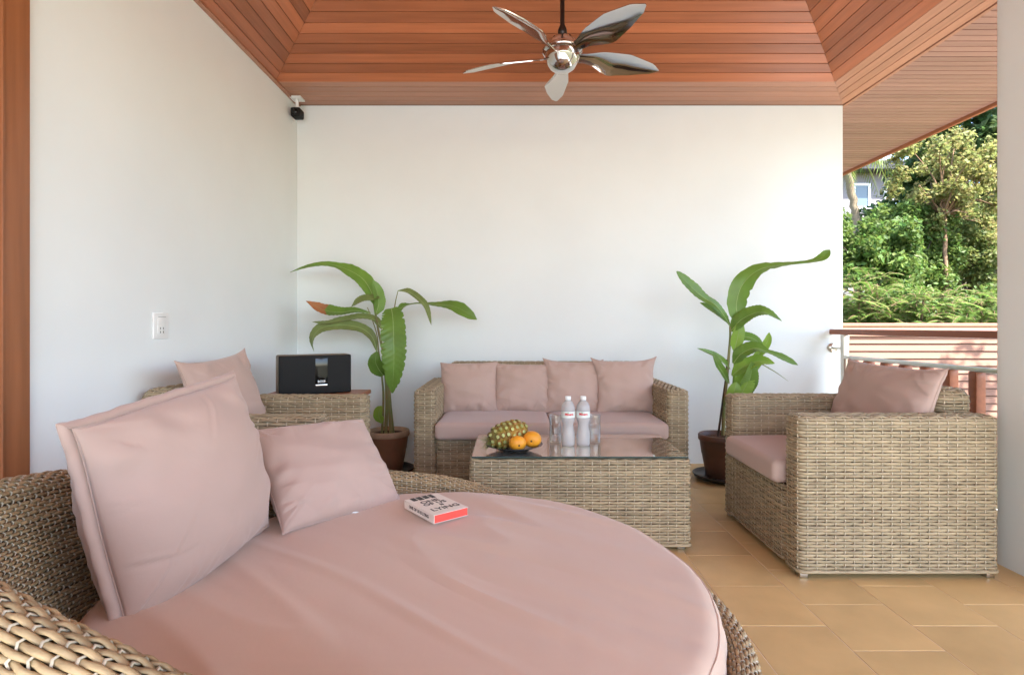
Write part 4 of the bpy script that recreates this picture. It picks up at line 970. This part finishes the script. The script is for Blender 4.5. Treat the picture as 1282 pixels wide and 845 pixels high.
def limb(g, pts, r0, r1, n=14, sides=8):
    P = spline(pts, n); r_ = np.linspace(r0, r1, n); jit = rng.normal(0, r0*.12, P.shape); jit[0] = 0; g.tube(P+jit, (0, 1, .05), r_*2, r_*2, sides)
def rclumps(c, R3, n, rmin, rmax):
    d = nrm(rng.normal(size=(n, 3))); q = rng.uniform(.1, 1.25, n)**.6
    return np.array(c)+d*np.array(R3)*q[:, None], rng.uniform(rmin, rmax, n)
GZ = -.63
def tree(name, lab, base, fork, crown_c, R3, ncl, rcl, count, size, fm, bm, r0, cat='tree', group=None, limbs=8, extra=None, shellw=.45, flat=.3):
    t = thing(name, lab, cat, (base[0], base[1], GZ), 0, group); b0 = np.array(t.location)
    g = Geo(); limb(g, [np.array(base)*[1, 1, 0]+[0, 0, GZ], (np.array(base)*[1, 1, 0]+[0, 0, GZ]+np.array(fork))/2+rng.normal(0, .05, 3), fork], r0, r0*.6, 18)
    C, Rr = rclumps(crown_c, R3, ncl, *rcl)
    if extra: C = np.vstack([C, [e[:3] for e in extra]]); Rr = np.concatenate([Rr, [e[3] for e in extra]])
    for k in range(min(limbs, len(C))):
        mid = (np.array(fork)+C[k])/2+rng.normal(0, .12, 3)+[0, 0, .1]; limb(g, [fork, mid, C[k]], r0*.42, r0*.08, 12, 6)
    g.V = [v-b0 for v in g.V]; g.build('trunk', bm, t)
    g = Geo(); leaf_cloud(g, C, Rr, count, size, shellw=shellw, flat=flat); g.V = [v-b0 for v in g.V]; g.build('crown', fm, t, smooth=False)
    return t
Pp = lambda x, y, Y: px(x, y, Y)
Y0 = 12.0
tree('young_tree', 'slender tree with sparse yellow green leaves and a brown trunk', Pp(1176, 400, Y0), Pp(1183, 270, Y0), Pp(1192, 232, Y0), (1.1, .9, 1.3), 90, (.11, .27), 10500, .058, M['f_yellow'], M['bark'], .06, limbs=34, shellw=.75)
Y1 = 14.5
tree('dark_tree', 'dark leafed tree with blackish branches at the top right of the garden view', Pp(1236, 400, Y1), Pp(1240, 230, Y1), Pp(1222, 150, Y1), (2.1, 1.4, 1.2), 46, (.3, .6), 11000, .12, M['f_dark'], M['bark_dark'], .16, limbs=22)
tree('dark_tree', 'dark bushy tree behind the slender yellow green tree', Pp(1165, 420, 16), Pp(1165, 340, 16), Pp(1178, 275, 16), (1.7, 1.2, 1.9), 40, (.35, .7), 10000, .12, M['f_dark'], M['bark_dark'], .16, limbs=12)
tree('dark_tree', 'dark green tree filling the right side of the garden view by the pillar', Pp(1260, 420, 15), Pp(1260, 340, 15), Pp(1245, 290, 15), (1.4, 1.2, 2.3), 40, (.35, .7), 9000, .12, M['f_dark'], M['bark_dark'], .14, limbs=12)
tree('leafy_bush', 'dense bright green leafy bush below the grey house', Pp(1090, 420, 10.9), Pp(1090, 370, 10.9), Pp(1085, 322, 10.9), (1.0, .6, .9), 75, (.16, .30), 15000, .066, M['f_mid'], M['bark_dark'], .05, 'bush', limbs=14)
tree('leafy_bush', 'green leafy bush filling the middle, left of the brown trunk', Pp(1145, 420, 12.4), Pp(1143, 380, 12.4), Pp(1140, 318, 12.4), (.9, .6, 1.0), 64, (.16, .30), 12500, .064, M['f_mid'], M['bark_dark'], .05, 'bush', limbs=14)
tree('leafy_bush', 'green leafy bush to the right of the brown trunk', Pp(1215, 420, 12.8), Pp(1216, 380, 12.8), Pp(1220, 318, 12.8), (1.1, .6, 1.1), 60, (.16, .30), 12000, .062, M['f_olive'], M['bark_dark'], .05, 'bush', limbs=14)
tree('leafy_bush', 'low dark green bush at the foot of the brown trunk', Pp(1160, 430, 10.2), Pp(1160, 405, 10.2), Pp(1160, 392, 10.2), (1.9, .5, .45), 60, (.16, .30), 11000, .06, M['f_mid'], M['bark_dark'], .05, 'bush', limbs=14)
tree('shade_tree', 'loose leafed garden tree outside the picture that shades the timber screen', (8.6, 2.4, 0), (8.4, 2.6, 3.2), (7.6, 2.9, 5.0), (1.5, 1.2, .9), 30, (.2, .4), 1300, .11, M['f_mid'], M['bark'], .1, limbs=12)
# feathery shrubs just behind the screen
def fern_shrub(lab, c, nf, ln, wd):
    t = thing('feathery_shrub', lab, 'shrub', (c[0], c[1], GZ), 0, 'feathery shrubs behind the timber screen')
    b0 = np.array(t.location); gs = Geo(); gl = Geo()
    top = np.array(c)-b0
    limb(gs, [np.zeros(3), top*.5+rng.normal(0, .03, 3), top*.9], .035, .015, 8, 6)
    for k in range(nf):
        a = rng.uniform(0, 2*math.pi); o = top*np.array([1, 1, rng.uniform(.35, .95)])+np.array([rng.normal(0, wd*.3), rng.normal(0, wd*.25), 0])
        out = np.array((math.cos(a), math.sin(a)*.8-.25, 0)); L = ln*rng.uniform(.6, 1.15); el = rng.uniform(.3, 1.1)
        ts = np.linspace(0, 1, 15); P = o+np.outer(ts*L*math.cos(el), out)+np.outer(ts*L*math.sin(el)-ts**2*L*.62, (0, 0, 1))
        gs.tube(P, (0, 0, 1), .007, .007, 4, caps=False)
        T = nrm(np.gradient(P, axis=0)); S = nrm(np.cross(T, (0, 0, 1.)))
        for i in range(2, 15):
            ll = L*.26*math.sin(math.pi*(.12+.80*ts[i]))
            for sg in (-1, 1):
                for sub in (0, .5):
                    p = P[i]-T[i]*sub*L/14; d = nrm((S[i]*sg+T[i]*.55+np.array((0, 0, -.15)))[None])[0]; w_ = np.cross(d, (0, 0, 1.)); w_ = w_/np.linalg.norm(w_)*ll*.10
                    gl.addq(np.array([p, p+d*ll*.5+w_, p+d*ll, p+d*ll*.5-w_]), [(0, 1, 2, 3)])
    gs.build('stems', M['bark'], t); gl.build('fronds', M['f_light'], t, smooth=False)
fern_shrub('light green feathery shrub next to the white wall, behind the screen', Pp(1076, 350, 8.6), 230, .55, .95)
fern_shrub('light green feathery shrub in the middle, behind the screen', Pp(1156, 356, 8.4), 210, .50, .9)
fern_shrub('light green feathery shrub near the pillar, behind the screen', Pp(1228, 356, 8.7), 210, .52, .9)
fern_shrub('taller yellowish feathery shrub above the left end of the screen', Pp(1098, 335, 9.4), 190, .55, .8)
# palm
pt_ = thing('palm_tree', 'leaning palm trunk with drooping fronds beside the white wall', 'palm', (Pp(1074, 300, 13)[0], 13, GZ)); b0 = np.array(pt_.location)
g = Geo(); limb(g, [Pp(1076, 300, 13)*[1, 1, 0]+[0, 0, GZ], Pp(1073, 300, 13), Pp(1069, 255, 13), Pp(1060, 212, 13), Pp(1057, 190, 13)], .09, .075, 24, 10); g.V = [v-b0 for v in g.V]; g.build('trunk', M['bark_palm'], pt_)
ctr = Pp(1057, 190, 13)
for k in range(11):
    a = k*2*math.pi/11+.3; out = np.array((math.cos(a), math.sin(a), 0)); L = rng.uniform(1.2, 1.6); ts = np.linspace(0, 1, 22)
    P = ctr+np.outer(ts*L*.8, out)+np.outer(ts*L*.45-ts**2*L*1.15, (0, 0, 1)); g = Geo(); g.tube(P-b0, (0, 0, 1), np.linspace(.03, .008, 22), np.linspace(.03, .008, 22), 5)
    T = nrm(np.gradient(P, axis=0)); S = nrm(np.cross(T, (0, 0, 1.)))
    for i in range(3, 22):
        for sg in (-1, 1):
            p = P[i]-b0; d = nrm((S[i]*sg*.6+T[i]*.4+np.array((0, 0, -.9)))[None])[0]; ll = .42*math.sin(math.pi*(.15+.75*ts[i])); w_ = np.cross(d, T[i]); w_ = T[i]*.018
            g.addq(np.array([p, p+d*ll*.5+w_, p+d*ll, p+d*ll*.5-w_]), [(0, 1, 2, 3)], 0)
    g.build('frond', M['f_palm'], pt_, smooth=False)
# grey house up the slope
HYh = 24.0
hs_ = thing('house', 'grey rendered house with dark eaves and white framed windows above the bushes', 'house', (Pp(1095, 300, HYh)[0], HYh, GZ)); hb = np.array(hs_.location)
hxw = lambda x: (x-CX)*HYh/FPX-hb[0]
hz = lambda y: CAMZ-(y-HY)*HYh/FPX-hb[2]
g = Geo(); g.box((hxw(1000), 0, 0), (hxw(1121), 5, hz(217))); g.build('wall', M['house_wall'], hs_, smooth=False)
g = Geo(); g.box((hxw(990), -.7, hz(217)), (hxw(1131), 5.6, hz(209))); rf = g.build('eaves', M['fascia'], hs_, smooth=False)
g = Geo()
rows_ = 9
for i in range(rows_):
    f0, f1 = i/rows_, (i+1)/rows_; y0, y1 = -.75+f0*3.2, -.75+f1*3.2; z0, z1 = hz(208.6)+f0*.9, hz(208.6)+f1*.9; xe = hxw(1132)-f0*1.2
    g.addq([(hxw(988), y0, z0+.05), (xe, y0, z0+.05), (xe-.13, y1, z1+.02), (hxw(988), y1, z1+.02), (hxw(988), y0, z0), (xe, y0, z0)], [(0, 1, 2, 3), (4, 5, 1, 0)])
g.addq([(hxw(1132), -.75, hz(208.6)), (hxw(1132), 5.6, hz(208.6)), (hxw(1132)-1.2, 2.45, hz(208.6)+.9)], [(0, 1, 2)])
g.build('roof', M['roof_tile'], hs_, smooth=False)
for (x0, x1, y0, y1) in ((1067, 1089, 230, 262), (1106, 1117, 236, 262)):
    g = Geo(); g.box((hxw(x0)+.09, -.02, hz(y1)+.09), (hxw(x1)-.09, .0, hz(y0)-.09)); w_ = g.build('window', M['house_glass'], hs_, smooth=False)
    g = Geo(); X0, X1, Z0, Z1 = hxw(x0), hxw(x1), hz(y1), hz(y0)
    for a, b in (((X0, -.06, Z0), (X0+.1, -.001, Z1)), ((X1-.1, -.06, Z0), (X1, -.001, Z1)), ((X0+.1, -.055, Z1-.1), (X1-.1, -.001, Z1)), ((X0+.1, -.055, Z0), (X1-.1, -.001, Z0+.1))): g.box(a, b)
    g.build('window_frame', M['house_trim'], w_, smooth=False)
